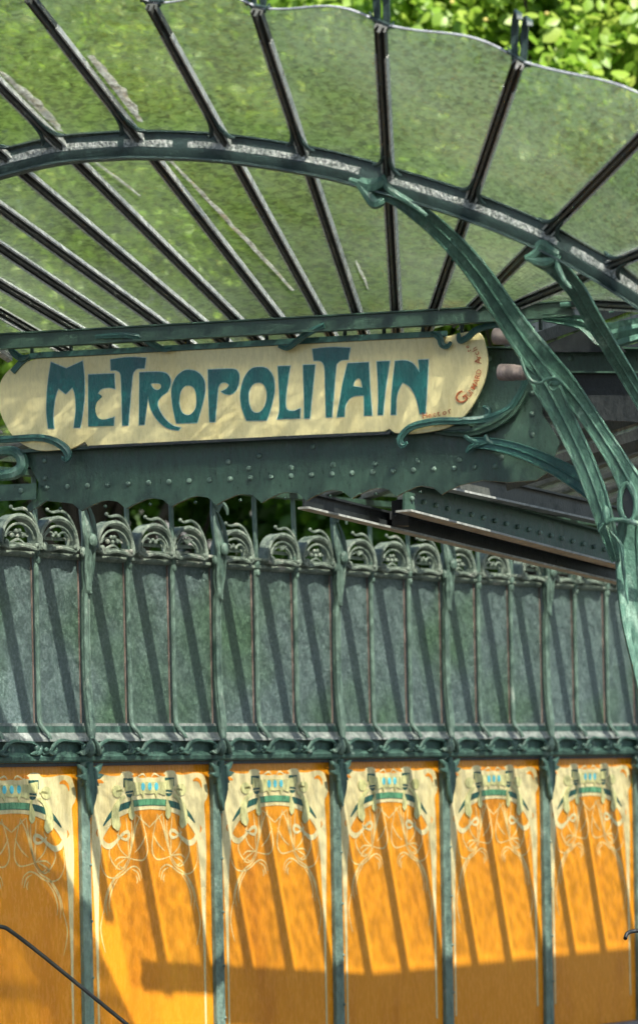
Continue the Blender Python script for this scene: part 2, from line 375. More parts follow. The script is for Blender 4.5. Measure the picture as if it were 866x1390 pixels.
tealbits = both([arch_l,
    [pm(*p) for p in [(112, 178), (176, 178), (176, 240), (168, 240), (168, 190), (150, 190), (150, 200), (112, 200)]],
    [pm(*p) for p in [(112, 225), (128, 215), (128, 228), (112, 238)]],
    [pm(*p) for p in [(112, 262), (160, 270), (165, 282), (112, 275)]],
    [pm(*p) for p in [(115, 285), (160, 288), (150, 305), (132, 312), (120, 302)]]])
olive_l = both([[pm(*p) for p in [(0, 205), (112, 208), (112, 300), (95, 300), (60, 285), (45, 320), (35, 285), (0, 290)]],
    [pm(*p) for p in [(112, 200), (168, 190), (166, 262), (112, 262)]],
    ell(222, 265, 34, 42),
    ribbon2([(178, 260), (205, 262), (230, 268)], [.004, .006, .004]),
    ribbon2([(168, 300), (205, 330), (236, 400), (236, 470), (228, 505), (226, 535)], [.006, .012, .024, .033, .030, .004]),
    ribbon2([(130, 310), (122, 345), (128, 400), (126, 440), (124, 466)], [.004, .008, .02, .022, .003])])
green_me = fill([ribbon2([(-110, 352), (-50, 346), (0, 344), (50, 346), (110, 352)], .0155)], .002, 'green_arch', 'pgreen')
blue_me = fill([ell(c, 238, 13, 28) for c in (-46, 0, 46)], .002, 'turquoise_ovals', 'blue')
teal_me = [fill([l], .002, 'teal_mark', 'pteal') for l in tealbits]
olive_me = [fill([l], .002, 'olive_petal', 'olive') for l in olive_l]
def joinmesh(ms, name, m):
    bm = bmesh.new()
    for q in ms: bm.from_mesh(q)
    me = bpy.data.meshes.new(name); bm.to_mesh(me); bm.free(); me.materials.append(M[m]); return me
teal_me = joinmesh(teal_me, 'teal_arch', 'pteal'); olive_me = joinmesh(olive_me, 'olive_petals', 'olive')
hooks_me = strips([([(372, 255), (362, 215), (338, 195), (312, 205)], [.003, .009, .010, .004]), ([(356, 520), (362, 545), (355, 570)], [.002, .006, .002]), ([(72, 148), (95, 158), (115, 165)], [.002, .009, .002])], 0, 'orange_accent', 'porange')
swirl_me = strips([([(328, 585), (312, 625), (275, 640), (235, 612), (205, 580), (175, 552), (150, 548), (142, 575), (160, 598), (190, 590), (225, 560)], [.008, .016, .015, .010, .008, .009, .010, .009, .008, .006, .003]),
    ([(75, 168), (40, 150), (20, 172)], [.003, .005, .002])], 0, 'ivory_scroll', 'ivory')
lines = [[(55, 430), (88, 500), (112, 600), (140, 720)], [(95, 425), (105, 520), (125, 640), (143, 722)], [(122, 470), (122, 560), (132, 650), (145, 722)], [(160, 450), (150, 560), (148, 650), (147, 722)],
    [(205, 520), (222, 600), (200, 670), (147, 725)], [(60, 430), (28, 560), (16, 680), (45, 742), (100, 740), (145, 725)], [(0, 520), (40, 480), (90, 430)], [(270, 640), (278, 700), (245, 770), (200, 800), (150, 740)],
    [(147, 725), (210, 718), (245, 745)], [(145, 728), (185, 790), (215, 775)], [(135, 730), (175, 800), (240, 850), (290, 930), (315, 1010), (322, 1090)],
    [(60, 870), (72, 815), (110, 785), (150, 800), (190, 835), (240, 858), (300, 840), (335, 760), (330, 650)], [(72, 890), (88, 830), (125, 805)], [(215, 850), (262, 930), (285, 1020), (280, 1085)], [(240, 858), (288, 950), (308, 1030), (300, 1110)],
    [(100, 850), (90, 880), (96, 905)], [(318, 1050), (345, 1180), (338, 1270), (318, 1360)], [(20, 560), (60, 640), (105, 690)], [(170, 730), (220, 765), (238, 800)]]
line_me = strips([(l, [.0020, .0046, .0040, .0018]) for l in lines], 0, 'pale_line_work', 'line')
# --- metal pieces
def railprof(y0, pts): return pts
half_ = PITCH / 2
sill_me = MB().sweep([(-half_, 0, 0), (half_, 0, 0)], [(-H_GL0 - .012, -.02), (-H_GL0 - .012, .022), (-H_GL0 + .02, .022), (-H_SILL + .022, .026), (-H_BAND - .008, .052), (-H_BAND + .006, .055), (-H_BAND + .006, -.02)], (0, -1, 0)).mesh('sill', 'sill', False)
srail_me = MB().box(-half_, half_, -.030, -.012, H_GL0 - .034, H_GL0 - .002).mesh('sill_rail', 'cornice', False)
back_me = MB().box(-half_, half_, -.02, .02, H_COR + .012, H_BAND - .007).mesh('frieze_back', 'cornice', False)
lip_me = MB().sweep([(-half_, 0, 0), (half_, 0, 0)], [(-H_COR - .014, -.01), (-H_COR - .016, .034), (-H_COR - .006, .042), (-H_COR + .012, .038), (-H_COR + .022, .03), (-H_COR + .022, -.01)], (0, -1, 0)).mesh('cornice_lip', 'cornice', False)
dark_me = MB().box(-half_, half_, -.012, .010, H_COR - .040, H_COR - .024).mesh('panel_head_rail', 'dark', False)
# frieze unit: S-leaf round an oval hollow
fu = MB(); y = -.040; zc = H_COR + .05
fu.tube(cat3([(-.165, y, zc - .03), (-.12, y - .01, zc - .015), (-.085, y - .012, zc + .02), (-.03, y - .012, zc + .036), (.03, y - .01, zc + .032), (.09, y - .012, zc + .028), (.13, y - .012, zc + .005), (.115, y - .012, zc - .02), (.09, y, zc - .028)], 4), lerpl([.006, .010, .011, .009, .007, .009, .012, .010, .004], 33), 6)
fu.tube(cat3([(-.16, y, zc - .006), (-.11, y - .012, zc - .03), (-.07, y - .006, zc - .012), (-.075, y, zc + .016)], 4), lerpl([.004, .011, .009, .003], 13), 6)
fu.tube(cat3([(.10, y, zc - .03), (.14, y - .012, zc - .022), (.165, y - .008, zc + .012)], 4), lerpl([.005, .012, .005], 9), 6)
fu.tube(cat3([(-.07, y + .01, zc - .034), (0, y + .006, zc - .04), (.08, y + .01, zc - .034)], 3), .006, 5)
fu.ball((.12, y - .015, zc + .0), .014, 7, 5, (1, .8, 1.3)); fu.ball((-.15, y - .012, zc - .01), .013, 7, 5, (1.3, .8, 1))
frieze_me = fu.mesh('frieze_leaf', 'cornice')
fn = MB(); fn.ball((0, -.05, zc - .004), .034, 8, 6, (.85, .8, 1.35))
for a in (-1, 1):
    fn.tube(cat3([(a * .01, -.07, zc + .045), (a * .035, -.075, zc + .01), (a * .06, -.06, zc - .03), (a * .075, -.05, zc - .02)], 4), lerpl([.004, .012, .012, .003], 13), 6)
frieze_node = fn.mesh('frieze_node', 'post')
# glazing
gw = PP - .012
pane_me = MB().box(-gw / 2, gw / 2, -.002, .004, H_GL0 + .004, H_GL1 - .002).mesh('glass_pane', 'wallglass', False)
joint_me = MB().box(-.006, -.001, -.008, .0, H_GL0, H_GL1).mesh('glazing_line', 'joint', False)
# slim bar with curled foot, rising past the crest
bm_ = MB()
pth = cat3([(.034, -.066, H_BAND + .006), (.024, -.056, H_SILL - .028), (.006, -.044, H_GL0 - .012), (-.001, -.028, H_GL0 + .045), (0, -.024, 2.2), (0, -.024, 2.66), (.002, -.03, 2.74), (-.002, -.028, 2.9), (0, -.02, 3.10)], 5)
bm_.tube(pth, lerpl([.006, .009, .012, .013, .013, .0135, .0135, .0125, .0115], len(pth)), 8)
bm_.tube([p + Vector((.006, -.007, 0)) for p in pth], .004, 5)
bm_.ball((0, -.03, 2.73), .021, 8, 6, (1, 1, 1.8)); bm_.ball((.004, -.032, 2.68), .016, 8, 6, (1, 1, 1.5))
bar_me = bm_.mesh('glazing_bar', 'post')
# crest hood
def hood(kind, seed):
    rnd = random.Random(seed); mb = MB(); z0 = H_GL1 + .066
    cw = .128; ch = .125
    p = [(-cw, 0, z0 - .035)] + [(cw * -math.cos(t), 0, z0 + ch * math.sin(t) ** .85 * .98) for t in [math.pi * i / 14 for i in range(1, 14)]] + [(cw, 0, z0 - .03)]
    prof = [(-.010, -.015), (.008, -.015), (.010, .03), (.010, .054), (0, .060), (-.012, .054), (-.010, .03)]
    mb.sweep(p, prof, (0, -1, 0), lerpl([.7, .85, 1.0, 1.15, 1.0, .85, .7], len(p)), [1] * len(p))
    p2 = [(x * .82, -.045, z0 - .012 + (z - z0) * .80) for x, _, z in p[1:-1]]
    mb.tube(p2, .006, 6)
    # sloping tongue filling the front under the opening
    mb.tube(cat3([(-.13, -.05, z0 - .02), (-.10, -.065, z0 - .034), (0, -.06, z0 - .022), (.10, -.065, z0 - .034), (.13, -.05, z0 - .015)], 4), lerpl([.010, .012, .009, .012, .010], 17), 7)
    if kind == 0:
        for x, z in ((-.036, .028), (-.012, .05), (.014, .052), (.038, .03), (0, .026)): mb.ball((x, -.03, z0 + z), .0125, 7, 5)
        mb.box(-.10, .10, -.012, -.002, z0 + .028, z0 + .05)
        mb.tube(cat3([(-.05, -.03, z0 - .01), (0, -.035, z0 + .01), (.05, -.03, z0 - .01)], 4), .007, 6)
    elif kind == 1:
        mb.tube([(.088 * -math.cos(t), -.03, z0 + .062 * math.sin(t)) for t in [math.pi * i / 12 for i in range(13)]], .008, 6)
        for a in (-60, -30, 0, 30, 60):
            mb.tube([(0, -.035, z0 + .045), (.045 * math.sin(R(a)), -.04, z0 + .055 + .022 * math.cos(R(a)))], [.007, .003], 5)
        mb.box(-.095, .095, -.012, -.002, z0 + .022, z0 + .04)
    else:
        for a in (-1, 1):
            mb.tube(cat3([(a * .085, -.03, z0 - .01), (a * .09, -.035, z0 + .03), (a * .055, -.035, z0 + .058), (a * .02, -.035, z0 + .045)], 4), lerpl([.006, .009, .008, .005], 13), 6)
        for x, z in ((-.022, .04), (0, .05), (.022, .04)): mb.ball((x, -.03, z0 + z), .012, 7, 5)
        mb.box(-.10, .10, -.012, -.002, z0 + .018, z0 + .034)
    # whip-lash curl over the hood
    e = rnd.choice((.9, 1.15))
    cl = cat3([(-.045 * e, -.03, z0 + ch + .035), (-.02, -.035, z0 + ch + .028), (.04, -.035, z0 + ch + .036), (.09, -.035, z0 + ch + .012), (.127, -.04, z0 + ch - .05), (.132, -.055, z0 + .0), (.112, -.066, z0 - .03), (.092, -.07, z0 - .02)], 4)
    mb.tube(cl, lerpl([.004, .007, .009, .010, .011, .010, .011, .005], len(cl)), 6)
    mb.ball((-.048 * e, -.03, z0 + ch + .04), .010, 6, 5); mb.ball((.094, -.072, z0 - .018), .013, 7, 5)
    mb.ball((-.11, -.06, z0 - .02), .017, 7, 5, (1, 1, 1.5))
    return mb.mesh('crest_hood', 'crest')
hoods = [hood(i, i + 3) for i in (0, 1, 2)]
crail_me = MB().sweep([(-PP / 2, 0, 0), (PP / 2, 0, 0)], [(-H_GL1 + .006, -.012), (-H_GL1 + .006, .018), (-H_GL1 - .006, .034), (-H_GL1 - .016, .034), (-H_GL1 - .03, .024), (-H_GL1 - .045, .05), (-H_GL1 - .058, .052), (-H_GL1 - .066, -.012)], (0, -1, 0)).mesh('crest_rail', 'crest', True, 25)
# main post: organic stem with knuckle and drip
pb = MB(); prnd = random.Random(5)
pth = cat3([(.01, -.055, H_BAND + .005), (.010, -.05, H_SILL), (.004, -.048, H_GL0 + .05), (0, -.036, H_GL0 + .2), (0, -.032, 2.25), (.002, -.034, 2.5), (0, -.05, 2.56), (-.002, -.048, 2.64), (0, -.055, 2.74), (.004, -.06, 2.82), (0, -.045, 2.90), (-.006, -.035, 2.97), (0, -.03, 3.06), (.0, -.03, 3.12)], 5)
pb.tube(pth, lerpl([.018, .025, .024, .022, .021, .021, .022, .025, .030, .033, .026, .018, .015, .018], len(pth)), 10)
for a in (-1, 1):
    pb.tube([p + Vector((a * .017, -.014, 0)) for p in pth[5:38]], .0055, 5)
    pb.tube(cat3([(a * .016, -.062, 2.56), (a * .028, -.072, 2.66), (a * .026, -.080, 2.76), (a * .040, -.078, 2.83), (a * .036, -.065, 2.91), (a * .014, -.05, 2.98)], 4), lerpl([.004, .008, .011, .012, .010, .004], 21), 6)
pb.tube(cat3([(-.006, -.070, 2.75), (.002, -.070, 2.65), (.004, -.062, 2.58), (.008, -.060, 2.54), (.014, -.070, 2.525)], 4), lerpl([.02, .018, .014, .016, .006], 17), 7)
pb.ball((.0, -.10, 2.785), .028, 8, 6, (1, .7, 1.3)); pb.ball((-.03, -.06, 2.73), .018, 7, 5, (1, 1, 1.6)); pb.ball((.032, -.06, 2.72), .018, 7, 5, (1, 1, 1.7))
pb.tube(cat3([(0, -.05, 3.0), (-.03, -.06, 3.06), (-.055, -.07, 3.05), (-.06, -.07, 3.08)], 3), lerpl([.012, .012, .009, .004], 10), 6)
pb.tube(cat3([(0, -.05, 2.98), (.035, -.06, 3.03), (.06, -.07, 3.0), (.065, -.07, 2.97)], 3), lerpl([.012, .012, .010, .005], 10), 6)
post_me = pb.mesh('post_stem', 'post')
# lower pilaster between the panels
lp_ = MB()
lp_.sweep([(0, 0, H_BOT - .04), (0, 0, .3), (0, 0, 1.2), (0, 0, 1.54), (0, 0, 1.695)], [(-.03, -.01), (-.03, .012), (-.022, .02), (-.014, .026), (-.008, .036), (.008, .036), (.014, .026), (.022, .02), (.03, .012), (.03, -.01)], (0, -1, 0), [1.3, 1.1, 1.05, .95, 1.0], [1] * 5)
for z in (.35, .62, .9, 1.18, 1.42): lp_.ball((.004, -.036, z), .009, 7, 4)
pil_me = lp_.mesh('pilaster', 'post', True, 30)
lf = MB()
for a in (-1, 1):
    lf.tube(cat3([(a * .005, -.045, 1.44), (a * .022, -.05, 1.49), (a * .03, -.055, 1.56), (a * .018, -.06, 1.66)], 4), lerpl([.003, .008, .011, .008], 13), 6)
hl = [(.012, 1.692), (.020, 1.660), (.048, 1.668), (.088, 1.684), (.074, 1.650), (.054, 1.636), (.100, 1.628), (.066, 1.606), (.042, 1.602), (.056, 1.572), (.026, 1.584), (.020, 1.50), (.008, 1.43)]
lobes = fill([[(x, z) for x, z in hl] + [(-x * .97, z - .004) for x, z in hl[::-1]]], .018, 'leaf_lobes', 'cornice', .006)
lobes.transform(Matrix.Translation((0, -.046, 0))); lobes_me = lobes
leaf_me = lf.mesh('pilaster_leaf', 'cornice')
for b in range(NB0, NB1 + 1):
    xp = S0 + b * PITCH; xc = xp + PITCH / 2
    tag(zz('post', post_me, (xp, 0, 0)))
    pl = zz('pilaster', pil_me, (xp, 0, 0)); link('pilaster_leaf', lobes_me, pl); link('leaf_vein', leaf_me, pl)
    if b == NB1: break
    sc_ = Vector((xc, 0, 0))
    pn = zz('enamel_panel', pmesh, sc_)
    for nm, me, yy in (('ivory_border', frame_me, .0105), ('teal_arch', teal_me, .0085), ('green_arch', green_me, .0070), ('olive_petals', olive_me, .0055), ('turquoise_ovals', blue_me, .004), ('orange_accent', hooks_me, .0083), ('ivory_scroll', swirl_me, .0100), ('pale_line_work', line_me, .0112)):
        tag(link(nm, me, pn, (0, yy, 0)), kind='stuff' if nm in ('pale_line_work', 'ivory_scroll', 'teal_arch', 'olive_petals', 'orange_accent', 'turquoise_ovals') else None)
    sl_ = zz('sill', sill_me, sc_); zz('sill_rail', srail_me, sc_); fz = zz('frieze', back_me, sc_); zz('cornice_lip', lip_me, sc_); zz('panel_head_rail', dark_me, sc_)
    link('frieze_node', frieze_node, fz, (-half_, 0, 0))
    for k in range(3):
        x = xp + (k + .5) * PP
        link('frieze_leaf', frieze_me, fz, (-half_ + (k + .5) * PP, 0, random.uniform(-.002, .002)))
        gp = zz('glass_pane', pane_me, (x, 0, 0)); link('glazing_line', joint_me, gp, (PP / 2 - .008, 0, 0))
        h = zz('crest_hood', hoods[(b * 2 + k * 2 + 1) % 3 if random.random() < .8 else 0], (x + (.008 if k == 0 else -.006 if k == 2 else 0), 0, 0)); h.rotation_euler = (0, R(random.uniform(-1.2, 1.2)), 0)
        zz('crest_rail', crail_me, (x, 0, 0))
        if k: zz('glazing_bar', bar_me, (xp + k * PP, 0, 0)).rotation_euler = (0, R(random.uniform(-.15, .15)), 0)
zz('plinth', MB().box(S0 + NB0 * PITCH - .1, S0 + NB1 * PITCH + .1, -.05, .16, 0, H_BOT - .002).mesh('plinth', 'pave', False), (0, 0, 0))

# ================================================================== REAR GLASS ROOF over the stairs
roof = empty('rear_glass_roof', 'low glazed roof of parallel iron bars over the stairs, behind the riveted girder', 'glass roof', WF)
RB = 3.12; RS = .17; RN = 2.2
s_lo, s_hi = S0 + NB0 * PITCH, S0 + NB1 * PITCH
rb = MB().sweep([(0, -.0, RB), (-.12 * RN, -RN, RB + RS * RN)], [(-.03, 0), (.03, 0), (.03, .012), (.012, .016), (.012, .06), (-.012, .06), (-.012, .016), (-.03, .012)], (0, 0, 1)).mesh('roof_bar', 'rib', False)
rg = MB().sweep([(0, -.02, RB + .03), (-.12 * RN, -RN + .02, RB + .03 + RS * (RN - .04))], [(-PP / 2 + .014, 0), (PP / 2 - .014, 0), (PP / 2 - .014, .006), (-PP / 2 + .014, .006)], (0, 0, 1)).mesh('roof_pane', 'roofglass', False)
twoface(rg)
def nmax(s_):   # the roof stops just behind the girder plate
    p = SI @ (WF @ Vector((s_, 0, 0))); d = (SI.to_3x3() @ WF.to_3x3()) @ Vector((-.12, -1, 0))
    return max(.0, min(RN, (.34 - p.y) / d.y)) if d.y < 0 else RN
k = 0; s_ = s_lo
while s_ < s_hi - .01:
    kk = nmax(s_ + .32) / RN; k2 = nmax(s_ + .32 + PP / 2) / RN
    if kk > .1:
        b_ = link('roof_bar', rb, roof, (s_ + .32, 0, RB * 0)); b_.data = b_.data.copy() if kk < .999 else b_.data
        if kk < .999:
            for v in b_.data.vertices:
                if v.co.y < -1: v.co.z -= RS * RN * (1 - kk); v.co.y *= kk; v.co.x += .12 * RN * (1 - kk)
        b_.scale = (1.2, 1, 1)
    if k2 > .1 and kk > .1:
        q_ = link('roof_pane', rg if k2 > .999 else rg.copy(), roof, (s_ + .32 + PP / 2, 0, 0))
        if k2 < .999:
            for v in q_.data.vertices:
                if v.co.y < -1: v.co.z -= RS * RN * (1 - k2); v.co.y *= k2; v.co.x += .12 * RN * (1 - k2)
    s_ += PP
MB().box(next(x * .01 for x in range(-400, 400) if nmax(x * .01) > .05), s_hi, -.045, .02, RB - .03, RB + .0).build('wall_plate', 'girder', roof, False)
s_e = next(x * .01 for x in range(-400, 400) if nmax(x * .01) > RN - .01) + .9
MB().box(s_e, s_hi, -RN - .42, -RN, RB + RS * RN - .06, RB + RS * RN + .02).build('eaves_shade_beam', 'girder', roof, False)  # made extra wide so its shade covers the foot of the panels
settle(roof)

# ================================================================== FRONT CANOPY
canopy = empty('glass_canopy', 'fan of rippled greenish glass on radiating dark iron ribs above the sign', 'canopy', SF)
OA, OB, OT = 1.20, .10, 1.95
def arch_top(n=90):
    pts = [(-560, 520), (-480, 446), (-400, 388), (-300, 328), (-200, 279), (-100, 234), (0, 204), (80, 185), (150, 179), (200, 178), (300, 182), (433, 202), (523, 226), (633, 260), (738, 303), (823, 350), (900, 402), (980, 470), (1050, 545), (1100, 620)]
    return cat(pts, 5)
ac = [sg(x, y + 19, OA) for x, y in arch_top()]
k_ = .118 / 2 / 1.0
arch_prof = [(-.058, -.03), (-.058, .022), (-.050, .022), (-.048, .004), (.010, .004), (.012, .016), (.026, .014), (.046, .004), (.050, .032), (.058, .032), (.058, -.03)]
# orientation: u = tangent x out -> make sure u<0 is up
t0 = (ac[50] - ac[49]).normalized(); flip = t0.cross(Vector((0, -1, 0))).z
ap = arch_prof if flip < 0 else [(-u, v) for u, v in arch_prof]
MB().sweep(ac, ap, (0, -1, 0)).build('arch_beam', 'arch', canopy, True, 30)
sgnu = 1 if flip < 0 else -1
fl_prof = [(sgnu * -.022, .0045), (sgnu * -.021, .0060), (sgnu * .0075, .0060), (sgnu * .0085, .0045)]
# flaking paint strip in stretches, its pale colour painting the sunlight on the web
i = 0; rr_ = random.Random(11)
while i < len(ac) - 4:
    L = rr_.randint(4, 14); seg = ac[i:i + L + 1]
    if len(seg) > 2: MB().sweep(seg, fl_prof, (0, -1, 0), [rr_.uniform(.75, 1.08) for _ in seg], [1] * len(seg)).build('sunlit_flake_strip', 'litflake', canopy)
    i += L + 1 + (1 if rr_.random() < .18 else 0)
# ribs (pixel pairs of base and crossing over the arch, both on real planes)
ribs = [((-250, 470), (-400, 400)), ((-150, 463), (-330, 352)), ((-95, 460), (-290, 325)), ((-30, 455), (-262, 300)), ((37, 450), (-235, 292)), ((102, 447), (-190, 274)), ((162, 445), (-130, 250)), ((220, 442), (-78, 226)), ((272, 437), (-2, 206)), ((325, 437), (74, 188)), ((380, 432), (182, 178)), ((437, 428), (303, 184)), ((487, 426), (411, 198)), ((540, 424), (529, 228)), ((591, 422), (645, 264)), ((643, 420), (752, 310)), ((705, 415), (838, 360)), ((775, 412), (925, 420)), ((850, 405), (1010, 500))]
RP = []; TT = []
OBB, OXX = .12, 1.235
for (b, c) in ribs:
    p0, p1 = sg(*b, OBB), sg(*c, OXX)
    p0 = p0 + Vector((0, 0, .012)); p1 = p1 + Vector((0, 0, .012))
    d = (p1 - p0); TIPY = {10: -6, 11: 5, 12: 12, 13: 34, 14: 84, 15: 152, 16: 240, 17: 350, 18: 470}
    T = 1.9
    if len(RP) in TIPY:
        lo_, hi_ = 1.02, 3.5
        for _ in range(40):
            T = (lo_ + hi_) / 2; q = SF @ (p0 + d * T) - CAM; u_, v_ = q.x / q.y, q.z / q.y
            yy_ = HY - (v_ * cr + u_ * sr) * F
            if yy_ > TIPY[len(RP)]: lo_ = T
            else: hi_ = T
    TT.append(T); RP.append((p0 - d * .22, p0, p1, p0 + d * T))
rprof = [(-.0225, 0), (.0225, 0), (.0225, -.024), (.018, -.024), (.015, -.006), (.007, -.007), (.005, -.034), (-.005, -.034), (-.007, -.007), (-.015, -.006), (-.018, -.024), (-.0225, -.024)]
for i, (pb_, p0, p1, pt) in enumerate(RP):
    dn = pt - p0; nb = RP[min(i + 1, len(RP) - 1)]; na = RP[max(i - 1, 0)]
    up = (nb[3] - na[3]).cross(dn).normalized()
    if up.z < 0: up = -up
    n_ = 14; path = [pb_.lerp(pt, j / n_) for j in range(n_ + 1)]
    r_ = MB().sweep(path, rprof, up).build('canopy_rib', 'rib', canopy, True, 30)
    side = dn.normalized().cross(up)
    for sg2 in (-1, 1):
        MB().sweep([q + side * (sg2 * .021) - up * .018 for q in path[:-1]], [(-.004, -.009), (.004, -.009), (.004, .015), (-.004, .015)], up).build('rib_edge', 'ribglint', r_)
    for q in range(4):   # bolts
        c = p0.lerp(pt, .12 + .24 * q) - up * .034
        MB().ball(c, .007, 6, 4).build('bolt', 'rib', r_)
    # foot shoe on the arch
    f = MB(); dd = dn.normalized()
    for sg2 in (-1, 1):
        f.tube(cat3([p1 + dd * .20 - up * .02 + side * sg2 * .012, p1 + dd * .08 - up * .028 + side * sg2 * .018, p1 + dd * .02 - up * .03 + side * sg2 * .038, p1 + side * sg2 * .062 - up * .026], 4), lerpl([.004, .009, .010, .005], 13), 6)
    f.build('rib_shoe', 'arch', r_)
    # cane-shaped double strap hook at the tip
    h = MB(); fw = Vector((dd.x, dd.y, 0)).normalized(); z = Vector((0, 0, 1))
    for sg2 in (-1, 1):
        cpts = [pt - dd * .02 + side * sg2 * .019, pt - fw * .005 + z * .045 + side * sg2 * .020, pt + fw * .01 + z * .10 + side * sg2 * .020, pt + fw * .04 + z * .14 + side * sg2 * .021, pt + fw * .08 + z * .15 + side * sg2 * .021, pt + fw * .115 + z * .135 + side * sg2 * .021, pt + fw * .13 + z * .11 + side * sg2 * .021]
        cp = cat3(cpts, 4); h.sweep(cp, [(-.004, -.012), (.004, -.012), (.002, 0), (.004, .012), (-.004, .012)], side, [1.0] * len(cp), lerpl([.8, 1.05, 1.1, 1.1, 1.1, 1, .8], len(cp)))
    h.tube([pt - side * .045 + z * .012, pt + side * .045 + z * .012], .0055, 6)
    for sg2 in (-1, 1):
        h.ball(pt + side * sg2 * .045 + z * .012, .009, 7, 5)
        h.tube(cat3([pt + side * sg2 * .012 - dd * .03, pt + side * sg2 * .03 + z * .0, pt + side * sg2 * .05 + z * .03], 3), [.004] * 7, 5)
    h.build('scroll_hook', 'arch', r_)
# glass panes
for i in range(len(RP) - 1):
    a, b = RP[i], RP[i + 1]; nu, nv = 12, 6; rows = []
    for v in range(nv + 1):
        row = []
        for u in range(nu + 1):
            s_ = u / nu; p = a[0].lerp(a[3], 0).lerp(b[0], 0); tv = v / nv
            A = a[0].lerp(a[3], tv); B = b[0].lerp(b[3], tv); p = A.lerp(B, s_)
            dA = (a[3] - a[0]).lerp(b[3] - b[0], s_).normalized()
            bul = (math.sin(math.pi * s_) ** 1.0 * .062 + .024 * math.sin(2 * math.pi * s_) * -1) * (tv ** 3)
            row.append(p + dA * (bul - .01 * tv))
        rows.append(row)
    nrm = (b[3] - a[3]).cross(a[3] - a[0]).normalized()
    if nrm.z < 0: nrm = -nrm
    vs = [p + nrm * .006 for r in rows for p in r] + [p + nrm * .012 for r in rows for p in r]
    W_ = nu + 1; K = W_ * (nv + 1); fs = []
    for v in range(nv):
        for u in range(nu):
            q = v * W_ + u; fs += [(q, q + 1, q + W_ + 1, q + W_), (K + q, K + q + W_, K + q + W_ + 1, K + q + 1)]
    rim = [v * W_ for v in range(nv + 1)] + [nv * W_ + u for u in range(1, W_)] + [v * W_ + nu for v in range(nv - 1, -1, -1)] + [u for u in range(nu - 1, 0, -1)]
    for q in range(len(rim)):
        r0, r1 = rim[q], rim[(q + 1) % len(rim)]; fs.append((r0, r1, K + r1, K + r0))
    gp = MB().add(vs, fs).build('glass_pane', 'fanglass', canopy, False); twoface(gp.data)
    MB().tube([p + nrm * .009 + (p - rows[nv - 1][ii]).normalized() * .003 for ii, p in enumerate(rows[nv])], .0042, 6, out=tuple(nrm)).build('pane_edge', 'edge', gp)
# added white strips on the panes, standing for pale streaks seen through them
def streak(i, k0, k1, w0, off, off2=None):
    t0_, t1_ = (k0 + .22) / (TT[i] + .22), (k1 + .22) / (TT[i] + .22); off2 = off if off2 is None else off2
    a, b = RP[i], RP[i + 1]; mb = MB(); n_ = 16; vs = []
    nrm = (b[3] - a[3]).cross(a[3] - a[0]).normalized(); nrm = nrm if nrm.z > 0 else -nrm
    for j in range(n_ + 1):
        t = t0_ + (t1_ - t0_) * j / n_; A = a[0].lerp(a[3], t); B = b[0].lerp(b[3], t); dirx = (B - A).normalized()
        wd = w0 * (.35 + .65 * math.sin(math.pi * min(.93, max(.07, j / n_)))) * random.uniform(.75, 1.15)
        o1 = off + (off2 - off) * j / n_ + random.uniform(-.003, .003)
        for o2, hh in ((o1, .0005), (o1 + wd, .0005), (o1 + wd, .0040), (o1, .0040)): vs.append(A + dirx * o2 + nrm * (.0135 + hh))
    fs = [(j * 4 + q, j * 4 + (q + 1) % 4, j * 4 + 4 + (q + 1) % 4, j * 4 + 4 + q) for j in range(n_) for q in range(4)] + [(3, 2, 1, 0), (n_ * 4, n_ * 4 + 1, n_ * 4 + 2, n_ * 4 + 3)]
    mb.add(vs, fs).build('streak_strip', 'streak', canopy)
streak(10, 1.02, 1.34, .055, .028); streak(9, 1.02, 1.32, .06, .028); streak(10, .12, .84, .024, .125, .03); streak(9, .70, .88, .02, .11, .05); streak(12, .12, .30, .014, .06, .05)
# transom beam the ribs land on
tr = [sg(-420, 486, .17), sg(0, 464, .17), sg(433, 440, .17), sg(680, 426, .17), sg(778, 419, .17)]
tprof = [(-.036, -.02), (-.036, .02), (-.030, .02), (-.028, .006), (.022, .006), (.024, .026), (.034, .026), (.034, -.02)]
ft = (tr[1] - tr[0]).normalized().cross(Vector((0, -1, 0))).z
MB().sweep(tr, tprof if ft < 0 else [(-u, v) for u, v in tprof], (0, -1, 0)).build('transom_beam', 'girder', canopy, False)
for x in range(-380, 780, 53): MB().tube([sg(x, 486 - (x + 420) * .056, .10), sg(x, 512 - (x + 420) * .056, .06)], .009, 6).build('transom_strut', 'arch', canopy)
# curl ending the transom on the right, cast knuckle beside it
mb = MB(); cp = [sg(*p, .2) for p in cat([(760, 414), (795, 412), (818, 409), (830, 412), (832, 421), (826, 424)], 4)]
mb.tube(cp, lerpl([.012, .012, .010, .009, .008, .004], len(cp)), 7)
cp = [sg(*p, .16) for p in cat([(738, 432), (790, 438), (822, 455), (850, 450), (880, 446), (930, 460)], 5)]
mb.sweep(cp, [(-1, 0), (-.9, .6), (-.4, .4), (0, .7), (.5, .4), (1, .7), (1.1, 0)], (0, -1, 0), lerpl([.012, .03, .055, .05, .045, .04], len(cp)), [.05] * len(cp))
mb.build('transom_scroll', 'bracket', canopy)
settle(canopy)

